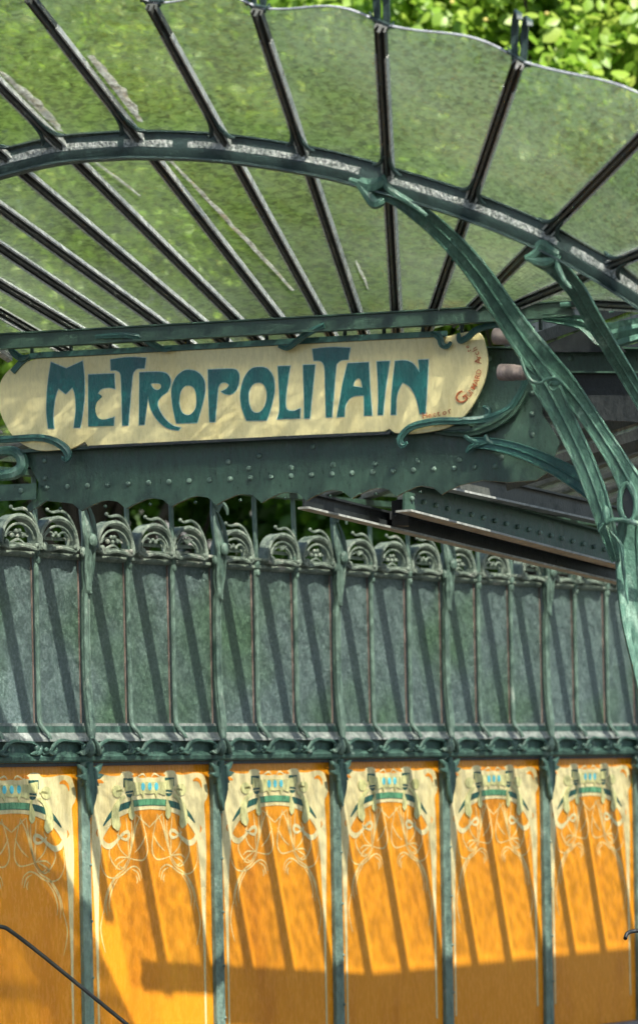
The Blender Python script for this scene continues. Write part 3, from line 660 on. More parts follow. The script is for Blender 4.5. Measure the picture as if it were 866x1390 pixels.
# ================================================================== RIVETED GIRDER below the sign
girder = empty('riveted_girder', 'dark green riveted plate girder with scalloped lower edge under the yellow sign', 'girder', SF)
OG = .0
top_e = [(52, 611), (300, 598), (540, 586), (640, 560), (655, 505), (735, 500)]
low = []
x = 610
sc_pts = []
xs = list(range(600, 70, -61))
def by(x): return 692 - (x - 90) * .046 - 6
edge = [(742, 505), (735, 560), (760, 600), (745, 640), (728, 652), (690, 655), (655, 652)]
for x in xs:
    edge += [(x + 26, by(x) - 4), (x + 8, by(x) + 4), (x, by(x) + 9), (x - 6, by(x) + 4), (x - 12, by(x) - 1), (x - 26, by(x) - 3)]
edge += [(64, 680), (50, 690), (40, 695), (38, 688), (52, 672), (54, 655), (46, 640), (30, 616)]
loop_px = top_e[:1] + top_e[1:] + edge
lp2 = [(sg(x, y, OG).x, sg(x, y, OG).z) for x, y in loop_px]
link('web_plate', fill([lp2], .02, 'web_plate', 'girder'), girder, (0, 0, 0))
MB().sweep([sg(-420, 640 - 2, .03), sg(52, 612, .03), sg(540, 586.5, .03), sg(640, 581, .03)], [(-.007, -.05), (.007, -.05), (.007, .03), (-.007, .03)], (0, -1, 0)).build('top_flange', 'girder', girder, False)
rv = MB().ball((0, 0, 0), .0125, 10, 6, (1, .75, 1)); rv = rv.mesh('rivet', 'post')  # paler iron than the girder, rivet highlights put into the colour
rv2 = MB().ball((0, 0, 0), .0085, 8, 5, (1, .9, 1)).mesh('bolt', 'girder')
def rivet(x, y, o=OG + .012, par=girder, me=rv): q = link('rivet' if me is rv else 'bolt', me, par, sg(x, y, o)); return q
for j in range(23): rivet(64 + 27.6 * j, 662 - j * 1.32)
for j in range(7): rivet(338 + 57 * j, 611 + 25 - j * 2.5 + (j % 2)); 
for y in (625, 649): rivet(61, y)
for y in (533, 562, 590, 618): rivet(722, y)
for j in range(9): rivet(84 + 61 * (j + .6) - 36 - 2, by(84 + 61 * j) + 2 + 2, OG + .012, girder, rv2)
for x, y in ((352, 597 + 22), (310, 627), (425, 606)): rivet(x, y)
# upper dark beam running on behind the bracket
UB = MB().sweep([sg(640, 489, -.12), sg(940, 491, -.12)], [(-.055, -.02), (-.055, .05), (-.048, .05), (-.046, 0), (.045, 0), (.047, .04), (.055, .04), (.055, -.02)], (0, -1, 0)).build('rear_upper_beam', 'girder', girder, False)
for j in range(5): link('rivet', rv, UB, sg(664 + 55 * j, 490, -.12) + Vector((0, -.002, .01)))
MB().beam(sg(655, 530, -.14), sg(930, 545, -.14), .02, .20, (0, 0, 1)).build('rear_web', 'dark', girder, False)
# left strap
MB().beam(sg(-260, 680, .05), sg(50, 667, .05), .012, .072, (0, 0, 1)).build('strap_plate', 'girder', girder, False)
rivet(29, 666, .06); rivet(-60, 669, .06)
MB().tube([sg(*p, .05) for p in cat([(-30, 640), (5, 645), (28, 638), (30, 622), (15, 612), (-20, 616)], 4)], lerpl([.02, .026, .03, .028, .022, .02], 21), 8).build('left_casting', 'bracket', girder)
settle(girder)

# ================================================================== SIGN
sign = empty('station_sign', 'long cream enamel sign with teal METROPOLITAIN lettering and rounded ends, fixed under the glass canopy', 'sign', SF)
SO = .075
outl = [(100, 606, 1), (125, 600), (200, 600, 1)]
board = [(50, 487, 1), (610, 456, 1), (636, 450), (652, 453), (659, 471), (662, 489), (659, 512), (650, 535), (636, 558), (618, 575), (595, 584), (560, 589), (536, 588, 1), (528, 582, 1), (522, 586, 1), (433, 590, 1), (120, 606, 1), (116, 600, 1), (98, 609), (80, 611), (50, 611), (22, 596), (4, 568), (-2, 540), (3, 515), (20, 497)]
bl = cat(board, 5, True)
toxz = lambda L, o: [(sg(x, y, o).x, sg(x, y, o).z) for x, y in L]
link('enamel_board', fill([toxz(bl, SO)], .014, 'enamel_board', 'cream', .002), sign, (0, -SO + .007, 0))
ft_ = [sg(*p, SO + .008) for p in cat([(18, 505), (32, 490), (48, 483), (100, 480), (300, 469), (500, 458), (606, 453), (650, 470)][:7], 6)]
MB().sweep(ft_, [(-.0125, -.014), (-.0125, .008), (.0125, .008), (.0125, -.014)], (0, -1, 0)).build('frame_rail', 'frame', sign, False)
MB().sweep([sg(x, y, SO + .004) for x, y in ((122, 607), (433, 592), (530, 588))], [(-.006, -.02), (-.006, .012), (.006, .012), (.006, -.02)], (0, -1, 0)).build('lower_trim', 'dark', sign, False)
Z1 = lambda L: [((p[0] / 4.33 + 50, p[1] / 4.33 + 470) + tuple(p[2:])) for p in L]
Z2 = lambda L: [((p[0] / 4.33 + 230, p[1] / 4.33 + 460) + tuple(p[2:])) for p in L]
Z3 = lambda L: [((p[0] / 4.33 + 410, p[1] / 4.33 + 450) + tuple(p[2:])) for p in L]
LET = [
 ('M', Z1, [[(88, 95, 1), (178, 132, 1), (272, 88, 1), (280, 160), (284, 250), (279, 350), (258, 478, 1), (222, 478, 1), (234, 380), (230, 290), (214, 240, 1), (174, 280, 1), (130, 245, 1), (112, 300), (100, 400), (104, 482, 1), (72, 482, 1), (62, 370), (70, 220)]]),
 ('E', Z1, [[(308, 168, 1), (458, 162, 1), (462, 250, 1), (430, 243), (385, 250), (360, 280, 1), (378, 286), (386, 298), (372, 312), (354, 335), (348, 380), (368, 424), (410, 430), (458, 418, 1), (454, 468, 1), (308, 472, 1)]]),
 ('T', Z1, [[(438, 80, 1), (540, 66), (643, 70, 1), (635, 130, 1), (595, 132), (574, 150), (564, 185), (552, 320), (540, 464, 1), (508, 464, 1), (504, 320), (500, 200), (494, 158), (470, 142), (440, 142, 1)]]),
 ('R', Z1, [[(608, 155, 1), (720, 152), (770, 165), (790, 205), (775, 260), (740, 290), (716, 320), (716, 360), (750, 420), (800, 465), (846, 480, 1), (836, 494, 1), (770, 480), (710, 430), (672, 360), (658, 285, 1), (635, 460, 1), (606, 462, 1)], [(672, 222), (700, 216), (730, 222), (735, 242), (715, 259), (690, 250)]]),
 ('O', Z2, [[(45, 495, 1), (24, 400), (17, 300), (40, 230), (85, 190), (125, 184), (170, 198), (205, 240), (212, 300), (200, 370), (165, 492, 1)], [(110, 272), (145, 285), (162, 330), (160, 400), (135, 440), (105, 450), (75, 430), (60, 380), (65, 320), (85, 285)]]),
 ('P', Z2, [[(230, 182, 1), (370, 178), (405, 195), (412, 235), (400, 290), (370, 322), (335, 325), (308, 310, 1), (338, 294), (354, 272), (335, 256), (308, 258), (290, 280), (284, 330), (270, 488, 1), (240, 488, 1), (235, 380)]]),
 ('O', Z2, [[(456, 480, 1), (428, 400), (421, 320), (440, 235), (480, 180), (525, 167), (575, 175), (610, 220), (620, 290), (605, 380), (574, 478, 1)], [(520, 256), (555, 265), (575, 310), (572, 370), (548, 420), (515, 436), (485, 420), (468, 370), (470, 310), (490, 270)]]),
 ('L', Z2, [[(640, 162, 1), (711, 160, 1), (690, 300), (684, 380), (692, 415), (730, 425), (770, 410, 1), (768, 466, 1), (635, 470, 1), (648, 430), (650, 350)]]),
 ('I', Z2, [[(788, 155, 1), (858, 153, 1), (840, 320), (826, 466, 1), (796, 466, 1), (794, 320)]]),
 ('T', Z3, [[(63, 105, 1), (170, 94), (283, 98, 1), (272, 165, 1), (235, 168), (210, 185), (200, 215), (188, 360), (176, 503, 1), (144, 503, 1), (140, 360), (136, 230), (128, 190), (105, 172), (72, 172, 1)]]),
 ('A', Z3, [[(270, 188, 1), (393, 182, 1), (400, 330), (412, 492, 1), (368, 494, 1), (366, 374, 1), (310, 378), (275, 400), (255, 440), (248, 500, 1), (208, 502, 1), (225, 400), (245, 290)], [(300, 322, 1), (310, 290), (330, 274), (348, 285), (357, 332, 1)]]),
 ('I', Z3, [[(441, 178, 1), (516, 175, 1), (490, 350), (476, 490, 1), (448, 490, 1), (450, 340)]]),
 ('N', Z3, [[(548, 175, 1), (610, 172), (655, 192), (692, 245, 1), (685, 168, 1), (742, 165, 1), (736, 300), (724, 482, 1), (694, 482, 1), (672, 390), (635, 325), (590, 298, 1), (565, 350), (554, 400), (552, 488, 1), (524, 488, 1), (530, 350)]])]
for ch, zf, loops in LET:
    base = [toxz(cat(zf(l), 5, True), SO) for l in loops]
    o1 = link('letter', fill(base, .004, 'letter', 'teal'), sign, (0, -SO - .0045, 0))
    infl = [inflate(fixloop(base[0]), .0035)] + [inflate(fixloop(h), -.003) for h in base[1:]]
    link('letter_outline', fill(infl, .003, 'letter_outline', 'outline'), o1, (0, .0035, 0))
# maker's signature along the right end
sig = [('H', 573, 568, 9, 5), ('e', 581, 567, 8, 8), ('c', 588, 566, 8, 10), ('t', 594, 565, 9, 14), ('o', 601, 564, 9, 18), ('r', 609, 562, 10, 22), ('G', 624, 551, 19, 38), ('U', 636, 540, 8.5, 44), ('I', 641, 535, 8.5, 50), ('M', 643.5, 530, 8.5, 56), ('A', 647.5, 522.5, 8.5, 64), ('R', 650, 515.5, 8.5, 72), ('D', 652, 509, 8, 78), ('A', 653, 494, 11, 92), ('r', 652, 486, 9, 100), ('c', 650.5, 481, 9, 108), ('h', 648, 475, 9, 116), ('t', 639, 477, 7, 100), ('e', 637, 472, 7, 110)]
for ch, x, y, size, rot in sig:
    cu = bpy.data.curves.new('t', 'FONT'); cu.body = ch; cu.size = size * 1.2 * .00322; cu.extrude = .0008; cu.offset = .0001
    ob = bpy.data.objects.new('t', cu); COL.objects.link(ob); bpy.context.view_layer.update()
    me = bpy.data.meshes.new_from_object(ob.evaluated_get(bpy.context.evaluated_depsgraph_get())); bpy.data.objects.remove(ob)
    me.materials.clear(); me.materials.append(M['red']); me.name = 'signature_letter'
    me.transform(Matrix.Rotation(R(90), 4, 'X') @ Matrix.Rotation(R(rot), 4, 'Z'))
    p = sg(x, y, SO + .0075); link('signature_letter', me, sign, (p.x, p.y, p.z))
# cast tendrils that clasp the board
def tendril(pts, ws, o, name='tendril', m='frame', flat=.7, oo=None):
    L = cat(pts, 6); n = len(L); os_ = lerpl(oo, n) if oo else [o] * n
    c = [sg(x, y, q) for (x, y), q in zip(L, os_)]
    return MB().sweep(c, [(-1, -.3), (-.9, .5), (-.3, .55), (0, .9), (.3, .55), (.9, .5), (1, -.3)], (0, -1, 0), lerpl([q * .00322 for q in ws], n), lerpl([q * .00322 * flat * 1.2 for q in ws], n)).build(name, m, sign, True, 50)
tendril([(-120, 604), (-40, 598), (15, 596), (50, 594), (72, 598), (88, 608), (93, 617), (90, 623), (84, 621)], [6, 5.5, 5, 5, 5.5, 6, 6, 4.5, 2], SO + .03)
tendril([(553, 600), (546, 605), (543, 597), (549, 587), (562, 578), (590, 572), (625, 571), (660, 568), (690, 555), (706, 533), (714, 510)], [2, 4, 5, 5, 5, 5.2, 5, 5.5, 5, 4.5, 4], SO + .03, oo=[SO + .03, SO + .03, SO + .03, SO + .03, SO + .03, SO + .03, SO + .02, .05, .05, .07, .1])
tendril([(590, 586), (630, 588), (665, 578), (695, 558), (712, 530)], [2, 5, 7, 6, 4], .05, m='girder')
tendril([(130, 457), (165, 455), (190, 458), (208, 467), (222, 474), (234, 473)], [3, 4, 4.5, 4.5, 4, 2.5], SO + .05, oo=[.2, .2, .17, .15, SO + .04, SO + .03])
tendril([(378, 470), (390, 472), (402, 464), (418, 452), (440, 441)], [2, 4, 4.5, 4.5, 4], SO + .05, oo=[SO + .03, SO + .04, .14, .18, .2])
tendril([(585, 452), (596, 458), (600, 468), (607, 470), (612, 464)], [3, 5, 4.5, 3.5, 2], SO + .03)
tendril([(622, 452), (624, 462), (634, 458), (648, 447), (672, 441), (700, 441), (725, 446)], [2, 4.5, 4.5, 4.5, 4.5, 4, 3], SO + .04, oo=[SO + .03, SO + .03, SO + .04, .13, .14, .14, .14])
tendril([(655, 552), (662, 556), (661, 566)], [2, 4, 4], .04)
tendril([(12, 470), (20, 480), (30, 486), (40, 482)], [3, 5, 5, 2], SO + .03)
settle(sign)

# ================================================================== CAST BRACKETS
def cast(name, label, catg, members, group=None):
    root = empty(name, label, catg, SF, group)
    for nm, pts, ws, o0, o1, m, dep in members:
        L = cat(pts, 7); n = len(L); os_ = lerpl([o0, o1] if not isinstance(o0, list) else o0, n)
        c = [sg(x, y, q) for (x, y), q in zip(L, os_)]
        prof = [(-.86, -.9), (-1, -.05), (-.94, .24), (-.84, .28), (-.76, .17), (-.16, .16), (-.10, .27), (0, .31), (.08, .25), (.13, .10), (.70, .16), (.78, .34), (.92, .38), (1, .15), (.9, -.9)]
        wn = lerpl([q * .00322 * .5 for q in ws], n)
        MB().sweep(c, prof, (0, -1, 0), wn, [dep] * n).build(nm, m, root, True, 42)
    return root
OBK = 1.2
big = cast('iron_bracket', 'tall cast bracket curving from the arch down the right edge, forked beside the sign', 'bracket', [
    ('outer_stem', [(505, 262), (535, 268), (570, 291), (610, 326), (650, 372), (692, 434), (728, 483), (764, 521), (790, 553), (815, 590), (842, 633), (864, 680), (866, 740), (874, 830), (895, 930), (918, 1050), (934, 1200), (942, 1340), (944, 1500)], [13, 19, 23, 26, 30, 34, 40, 33, 26, 25, 28, 40, 62, 64, 60, 56, 55, 58, 70], [1.19, 1.19, 1.15, 1.0, .85, .7, .6, .5, .45, .42, .4, .38, .36, .34, .34, .34, .34, .34, .34], 0, 'bracket', .045),
    ('inner_stem', [(716, 486), (741, 524), (757, 554), (776, 592), (793, 628), (809, 670), (822, 712), (836, 760)], [22, 36, 30, 29, 28, 27, 24, 12], [.6, .56, .54, .5, .48, .47, .45, .38], 0, 'bracket', .05)])
mb = MB()
# flared head joining the arch
for pts, ws in (([(474, 243), (487, 250), (497, 262), (508, 275), (522, 272)], [3, 6, 8, 9, 4]), ([(520, 238), (524, 252), (535, 262), (555, 274), (580, 293)], [3, 5, 6, 5, 2]), ([(487, 246), (503, 252), (521, 245)], [7, 12, 7])):
    L = cat(pts, 5); n = len(L); mb.sweep([sg(x, y, OBK + .025) for x, y in L], [(-1, -.8), (-.8, .5), (0, .9), (.8, .5), (1, -.8)], (0, -1, 0), lerpl([q * .0028 for q in ws], n), lerpl([q * .0022 for q in ws], n))
mb.build('flared_head', 'bracket', big)
mb = MB()  # knuckles: the bulge by the upper lamp, the fork, the boss and ring lower down
for x, y, r, o, s3 in ((752, 519, 6, .625, (1.5, .6, .9)), (822, 700, 8, .50, (.7, .6, 1.6))):
    mb.ball(sg(x, y, o), r * .00322, 10, 7, s3)
for pts, ws in (([(706, 484), (711, 500), (720, 516), (732, 520), (744, 514), (756, 514), (766, 524)], [3, 4, 5, 4, 4, 4, 2]), ([(812, 722), (822, 708), (845, 706), (880, 714), (930, 722)], [3, 5, 6, 7, 7]), ([(748, 518), (744, 524), (750, 530), (758, 526)], [2, 3, 3, 2]), ([(828, 722), (842, 740), (846, 775), (852, 820)], [2, 5, 5, 2])):
    L = cat(pts, 5); n = len(L); mb.tube([sg(x, y, .64 if y < 600 else .50) for x, y in L], lerpl([q * .0017 for q in ws], n), 8)
mb.build('cast_knuckles', 'bracket', big)['kind'] = 'stuff'
L = cat([(852, 658), (862, 680), (860, 702), (850, 708), (841, 690), (843, 665)], 5, True)
mb = MB(); cL = [sg(x, y, .455) for x, y in L]; mb.tube(cL + cL[:1], .012, 8); mb.build('boss_rim', 'bracket', big)
mb = MB(); mb.add([sg(x, y, .450) for x, y in L], [tuple(range(len(L)))]); mb.add([sg(x, y, .42) for x, y in L], [tuple(range(len(L)))]); mb.build('boss_hollow', 'dark', big, False)
settle(big)
sm = cast('iron_bracket', 'slimmer cast bracket leaving the arch at the upper right, behind the tall forked one', 'bracket', [
    ('stem', [(728, 350), (752, 362), (780, 392), (806, 436), (830, 476), (852, 512), (880, 560), (920, 640), (960, 760)], [20, 24, 23, 22, 21, 21, 22, 24, 26], [1.17, 1.15, 1.0, .8, .6, .45, .35, .3, .3], 0, 'bracket', .04)])
mb = MB()
for pts, ws in (([(712, 350), (726, 344), (734, 332), (745, 338), (757, 346)], [4, 7, 9, 8, 5]), ([(757, 346), (757, 362), (764, 378), (775, 392)], [4, 5, 4, 2]), ([(712, 350), (738, 356), (757, 348)], [3, 8, 3])):
    L = cat(pts, 5); n = len(L); mb.sweep([sg(x, y, OBK + .02) for x, y in L], [(-1, -.8), (-.8, .5), (0, .9), (.8, .5), (1, -.8)], (0, -1, 0), lerpl([q * .0026 for q in ws], n), lerpl([q * .0022 for q in ws], n))
mb.build('flared_head', 'bracket', sm); settle(sm)
lo = cast('bracket_arm', 'curved dark green arm from the girder plate to the tall bracket, below the sign end', 'bracket', [
    ('arm', [(640, 601), (668, 603), (705, 612), (742, 628), (775, 646), (808, 668)], [15, 17, 19, 22, 26, 30], [.04, .06, .12, .22, .34, .46], 0, 'frame', .035)])
mb = MB()
for pts, ws in (([(630, 592), (640, 598), (650, 602), (662, 600)], [3, 5, 6, 3]), ([(632, 614), (640, 606), (652, 604)], [3, 5, 4]), ([(659, 590), (661, 598), (670, 604)], [3, 5, 3])):
    L = cat(pts, 5); n = len(L); mb.tube([sg(x, y, .06) for x, y in L], lerpl([q * .0026 for q in ws], n), 7)
mb.build('flared_foot', 'frame', lo); settle(lo)

# ================================================================== BEAMS RUNNING BACK on the right
def wz(x, y, n): return WF @ wl(x, y, n)
def backbeam(name, label, p0, p1, w, hh, m, rv_n=0, fl=.05):
    o = empty(name, label, 'beam', Matrix.Translation(p0))
    d = p1 - p0; ln = d.length
    sd = Vector((-.28, -.96, 0)).cross(Vector((0, 0, 1)))
    a = Vector((0, 0, 0))
    MB().sweep([a, d], [(-.006, -hh / 2), (.006, -hh / 2), (.006, hh / 2), (-.006, hh / 2)], (0, 0, 1)).build('web', m, o, False)
    MB().sweep([a, d], [(-w / 2, -hh / 2 - .01), (w / 2, -hh / 2 - .01), (w / 2, -hh / 2), (-w / 2, -hh / 2)], (0, 0, 1)).build('bottom_flange', 'steel' if 'pale' in label else m, o, False)
    MB().sweep([a, d], [(-w / 2, hh / 2), (w / 2, hh / 2), (w / 2, hh / 2 + .01), (-w / 2, hh / 2 + .01)], (0, 0, 1)).build('top_flange', m, o, False)
    side = d.normalized().cross(Vector((0, 0, 1)))
    for j in range(rv_n):
        link('rivet', rv, o, d * ((j + .5) / rv_n) + side * .012 + Vector((0, 0, -.01 + .0 * j)))
    return o
backbeam('eaves_rail', 'thin black eaves rail with pale underside running back across the glass screen top', wz(412, 679, 1.65), wz(880, 792, 1.65), .06, .06, 'dark')
backbeam('roof_beam', 'riveted dark beam with pale lower edge running back behind the forked bracket', wz(548, 672, 1.8), wz(880, 760, 1.8), .09, .14, 'girder', 22)
backbeam('roof_beam', 'upper dark beam running back from the girder, just above the riveted pale-edged one', wz(575, 644, 1.88), wz(880, 712, 1.88), .07, .08, 'rib', 0)
bk = empty('beam_hanger', 'small dark block hanging from the girder underside near its middle', 'hanger', Matrix.Translation(wz(543, 700, 1.7)))
MB().box(-.04, .04, -.03, .03, -.05, .07).box(-.05, .0, -.036, .02, -.02, .02).box(-.02, .055, -.025, .025, .06, .075).build('block', 'dark', bk, False)
MB().ball((-.02, -.04, .0), .012, 7, 5).build('bolt', 'dark', bk)
# side roof seen past the bracket: parallel bars with sunlit glass between
sr_ = empty('side_roof', 'slanting dark roof bars with pale sunlit glass between them, beyond the forked bracket', 'glass roof', SF)
for j in range(7):
    y0 = 668 - 37 * j; y1 = 600 - 40 * j
    a = sg(690, y0 - 10, -1.1); b = sg(960, y1 - 24, .1)
    if j == 6: continue
    MB().beam(a, b, .035, .05, (0, -.4, 1)).build('roof_bar', 'rib', sr_, False)
    MB().beam(a + Vector((0, -.03, .04)), b + Vector((0, -.03, .04)), .016, .05, (0, -.4, 1)).build('bright_slat', 'steel', sr_, False)  # pale plates added so the slats look brightly sunlit
MB().add([sg(690, 665, -1.12), sg(960, 585, .08), sg(960, 350, .08), sg(690, 440, -1.12)], [(0, 1, 2, 3)]).build('roof_sheet', 'roofglass', sr_, False)
link('gable_plate', fill([toxz([(735, 478), (745, 466), (805, 443), (818, 446), (850, 478)], -.06)], .012, 'gable_plate', 'dark'), sr_, (0, .06, 0))
settle(sr_)

# ================================================================== SPOTLIGHTS
def spot(px, py, o, label, ln=.085, r=.035):
    fr = SF @ Matrix.Translation(sg(px, py, o)) @ Matrix.Rotation(R(90 + 6), 4, 'Y') @ Matrix.Rotation(R(12), 4, 'X')
    root = empty('spotlight', label, 'spotlight', fr, 'small spotlights beside the sign end')
    k = 20; mb = MB()
    prof = [(-ln, r * .2), (-ln, r * .95), (-ln + .006, r), (-.02, r), (-.014, r * .93), (0, r * .9), (ln * .35, r * .88), (ln * .5, r * .6), (ln * .52, 0.001)]
    vs = [(q * math.cos(2 * math.pi * i / k), q * math.sin(2 * math.pi * i / k), z) for z, q in prof for i in range(k)]
    mb.add(vs, [(j * k + i, j * k + (i + 1) % k, (j + 1) * k + (i + 1) % k, (j + 1) * k + i) for j in range(len(prof) - 1) for i in range(k)])
    mb.build('barrel', 'lamp', root, True, 30)
    MB().add([(r * .9 * math.cos(2 * math.pi * i / k), r * .9 * math.sin(2 * math.pi * i / k), -ln + .004) for i in range(k)], [tuple(range(k))]).build('lens', 'win', root, False)
    MB().box(-.012, .012, -.01, .01, ln * .3, ln * .95).box(-.03, .03, -.016, .016, ln * .85, ln * .97).build('mount', 'dark', root, False)
spot(696, 457, .42, 'upper pinkish-grey spotlight tucked behind the forked bracket above the sign end')
spot(703, 506, .42, 'lower pinkish-grey spotlight beside the bracket knuckle, right of the sign')

# ================================================================== HANDRAIL, bottom left
def rail(name, label, pts, Z, r):
    root = empty(name, label, 'handrail', Matrix.Translation(P(pts[0][0], pts[0][1], Z)))
    o = root.matrix_world.translation.copy()
    L = cat(pts, 6); c = [P(x, y, Z + .004 * i) - o for i, (x, y) in enumerate(L)]
    MB().tube(c, r, 10).build('rail', 'dark', root)
    if pts[0][0] < 0: q = c[0]; MB().tube([q, Vector((q.x, q.y, -o.z))], r * .8, 8).build('post', 'dark', root)
    q = c[-1]; MB().tube([q, Vector((q.x, q.y, -o.z))], r * .8, 8).build('post', 'dark', root)
rail('handrail', 'thin black tubular handrail crossing the lower left corner in front of the first orange panel', [(-120, 1256), (-30, 1257), (2, 1258), (18, 1266), (62, 1300), (150, 1372), (260, 1462)], 15.2, .0095)
rail('handrail', 'short end of a black handrail at the lower right edge, before the last panel', [(848, 1274), (851, 1267), (860, 1264), (880, 1263), (930, 1262)], 15.6, .0095)

# ================================================================== TREES
def leaves(centres, npc, size, spread, seed, tilt=.5):
    rng = np.random.default_rng(seed); C = np.repeat(np.array(centres), npc, 0); n = len(C)
    d = rng.normal(size=(n, 3)); d /= np.linalg.norm(d, axis=1)[:, None]
    P0 = C + d * (rng.random(n) ** .5)[:, None] * np.array(spread)
    L = size * rng.uniform(.6, 1.35, n)
    ax = d + rng.normal(size=(n, 3)) * .6; ax[:, 2] -= .55; ax /= np.linalg.norm(ax, axis=1)[:, None]
    up = rng.normal(size=(n, 3)) * .38 + np.array([.25, -.6, .7]); sd = np.cross(ax, up); sd /= np.linalg.norm(sd, axis=1)[:, None] + 1e-9
    nn = np.cross(sd, ax); W = L * rng.uniform(.26, .4, n)
    a = P0; e = P0 + ax * L[:, None] - nn * (L * .12)[:, None]; m1 = P0 + ax * (L * .45)[:, None]
    l1 = m1 + sd * W[:, None] - nn * (W * .25)[:, None]; r1 = m1 - sd * W[:, None] - nn * (W * .25)[:, None]
    l0 = P0 + ax * (L * .14)[:, None] + sd * (W * .55)[:, None]; r0 = P0 + ax * (L * .14)[:, None] - sd * (W * .55)[:, None]
    l2 = P0 + ax * (L * .78)[:, None] + sd * (W * .6)[:, None] - nn * (L * .08)[:, None]; r2 = P0 + ax * (L * .78)[:, None] - sd * (W * .6)[:, None] - nn * (L * .08)[:, None]
    V = np.stack([a, l0, l1, l2, e, r2, r1, r0, m1 + nn * .0], 1).reshape(-1, 3)
    tri = np.array([(0, 1, 8), (1, 2, 8), (2, 3, 8), (3, 4, 8), (4, 5, 8), (5, 6, 8), (6, 7, 8), (7, 0, 8)])
    T = (tri[None] + (np.arange(n) * 9)[:, None, None]).reshape(-1, 3)
    me = bpy.data.meshes.new('crown'); me.vertices.add(len(V)); me.vertices.foreach_set('co', V.ravel().astype(np.float32))
    me.loops.add(len(T) * 3); me.loops.foreach_set('vertex_index', T.ravel().astype(np.int32))
    me.polygons.add(len(T)); me.polygons.foreach_set('loop_start', (np.arange(len(T)) * 3).astype(np.int32))
    me.update(calc_edges=True)
    at = me.attributes.new('rnd', 'FLOAT', 'FACE')
    cl = np.repeat(rng.random(len(centres)), npc); rv_ = np.clip(.6 * rng.random(n) + .4 * cl, 0, 1)
    at.data.foreach_set('value', np.repeat(rv_, 8).astype(np.float32)); me.shade_smooth(); return me
def tree(x, y, zc, r, ncl, npc, size, seed, label, m='leaf', cut=None, flowers=0):
    rng = random.Random(seed); root = empty('tree', label, 'tree', Matrix.Translation((x, y, 0.08)), 'trees behind the station entrance')
    cs = []
    while len(cs) < ncl:
        v = Vector((rng.gauss(0, 1), rng.gauss(0, 1), rng.gauss(0, 1))).normalized(); k = rng.uniform(.55, 1) if rng.random() < .85 else rng.uniform(.1, .55)
        if v.y > .45: continue
        nz = 1 + .22 * noise.noise(v * 2.3 + Vector((seed, 0, 0)))
        cs.append((v.x * r[0] * k * nz, v.y * r[1] * k * nz, zc + v.z * r[2] * k * nz))
    me = leaves(cs, npc, size, (.42, .42, .36), seed); me.materials.append(M[m]); link('crown', me, root)
    mb = MB(); tr_ = cat3([(0, .9, -.1), (.05, 1, 1.5), (-.06, 1, 3.2), (.05, .6, zc - .8)], 5); mb.tube(tr_, lerpl([.30, .22, .19, .1], len(tr_)), 12)
    for i in range(0, ncl, 7):
        c = Vector(cs[i]); b = tr_[int(len(tr_) * rng.uniform(.65, .98)) - 1]; md = b.lerp(c, .5) + Vector((0, 0, -.2)); mb.tube(cat3([b, md, c], 3), lerpl([.06, .035, .008], 7), 6)
    mb.build('trunk', 'bark', root)
    if flowers:
        fb = MB()
        for i in range(flowers):
            c = cs[rng.randrange(ncl)]; fb.ball((c[0] + rng.uniform(-.3, .3), c[1] - .42, c[2] + rng.uniform(-.3, .3)), .016, 6, 4, (1.2, 1, 1))
        o = fb.build('blossom', 'flower', root); o['kind'] = 'stuff'
    return root
tree(2.1, 27.6, 7.0, (3.0, 3.4, 2.5), 620, 100, .125, 21, 'bright spring-green leafy tree filling the top right above the glass fan', flowers=90)
tree(-1.9, 28.0, 7.0, (2.7, 3.1, 2.8), 420, 85, .10, 22, 'green tree seen through the left half of the glass fan')
tree(5.6, 28.5, 7.8, (2.8, 3.2, 3.0), 260, 70, .11, 23, 'green tree at the right, beyond the curved arch end')
tree(-5.8, 28.5, 7.6, (2.9, 3.2, 3.0), 160, 60, .12, 24, 'green tree at the far left behind the rib ends')
tree(0.4, 32.5, 10.2, (5.5, 2.8, 3.6), 520, 90, .17, 25, 'taller green tree standing behind the front row of trees')
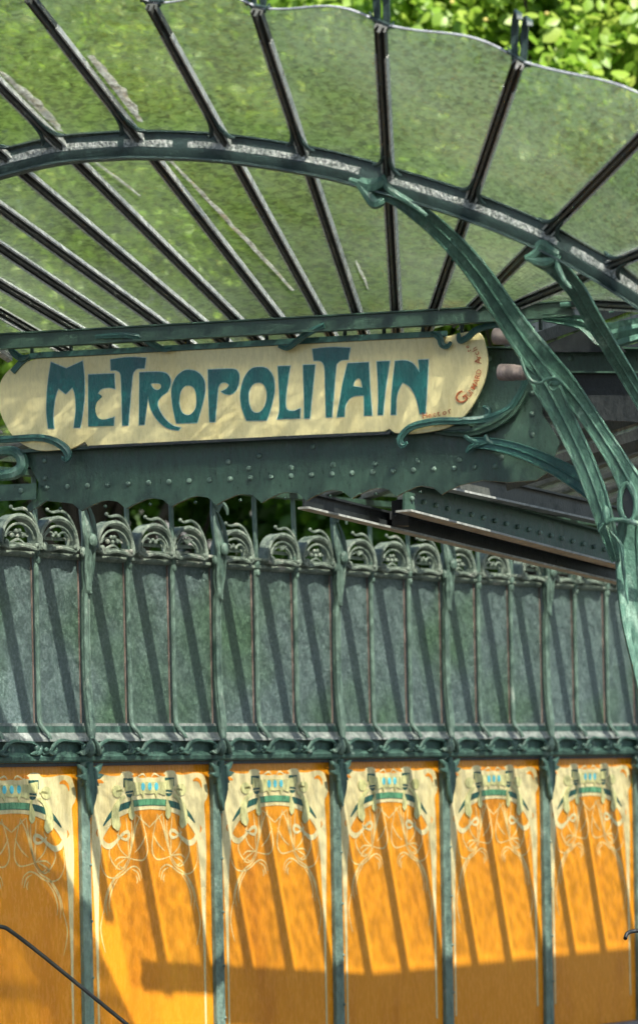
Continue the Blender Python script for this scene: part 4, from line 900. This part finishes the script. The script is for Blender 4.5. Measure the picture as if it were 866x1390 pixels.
def shrub(x, y, h, r, ncl, seed, label):
    rng = random.Random(seed); root = empty('shrub', label, 'shrub', Matrix.Translation((x, y, .08)), 'shrubs behind the station screen')
    cs = [(rng.uniform(-r, r), rng.uniform(-.9, .5), rng.uniform(.25, h)) for _ in range(ncl)]
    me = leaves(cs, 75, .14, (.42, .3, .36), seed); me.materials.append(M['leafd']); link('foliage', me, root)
    mb = MB()
    for i in range(6): mb.tube([(rng.uniform(-.3, .3), 0, -.1), (rng.uniform(-r, r) * .6, 0, h * .5), (rng.uniform(-r, r) * .8, -.2, h * .9)], [.05, .03, .01], 6)
    mb.build('stems', 'bark', root)
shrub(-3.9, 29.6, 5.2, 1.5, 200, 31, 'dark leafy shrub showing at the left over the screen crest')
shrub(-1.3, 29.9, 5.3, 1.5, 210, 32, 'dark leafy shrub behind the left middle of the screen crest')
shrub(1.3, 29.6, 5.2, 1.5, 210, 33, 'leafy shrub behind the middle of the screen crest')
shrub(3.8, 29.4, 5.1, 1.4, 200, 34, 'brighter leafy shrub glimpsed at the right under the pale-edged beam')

for i_, x_ in enumerate((-4.6, -1.6, 1.5, 4.6)):
    shrub(x_, 33.6, 5.6, 1.9, 230, 41 + i_, ['leafy bush at the far left of the back row, seen above the crest', 'leafy bush left of centre in the back row, seen above the crest', 'leafy bush right of centre in the back row, seen above the crest', 'leafy bush at the far right of the back row, seen above the crest'][i_])
# ================================================================== PALE BUILDING beyond the trees
bl_ = empty('apartment_building', 'pale limestone apartment building glimpsed under the tree crowns beyond', 'building', Matrix.Translation((3, 62, 0)))
MB().box(-26, 26, 0, 10, 0, 10).build('wall', 'stone', bl_, False)
MB().sweep([(-26.3, 5, 10), (26.3, 5, 10)], [(-5.4, 0), (5.4, 0), (4.2, 1.4), (-4.2, 1.4)], (0, 0, 1)).build('roof', 'zinc', bl_, False)
wm = MB().box(-.6, .6, -.02, .04, 0, 2.1).mesh('pane', 'win', False)
fm = MB().box(-.72, -.6, -.1, .02, -.1, 2.2).box(.6, .72, -.1, .02, -.1, 2.2).box(-.72, .72, -.1, .02, 2.1, 2.25).box(-.8, .8, -.18, .02, -.18, -.02).box(-.03, .03, -.06, .0, 0, 2.1).mesh('window', 'stone2', False)
for fl in range(3):
    MB().box(-26.1, 26.1, -.2, -.0, 3.3 * fl + 3.0, 3.3 * fl + 3.2).build('string_course', 'stone2', bl_, False)
    for i in range(17):
        wn_ = link('window', fm, bl_, (-24 + 3 * i, -.002, .7 + 3.3 * fl)); link('pane', wm, wn_)
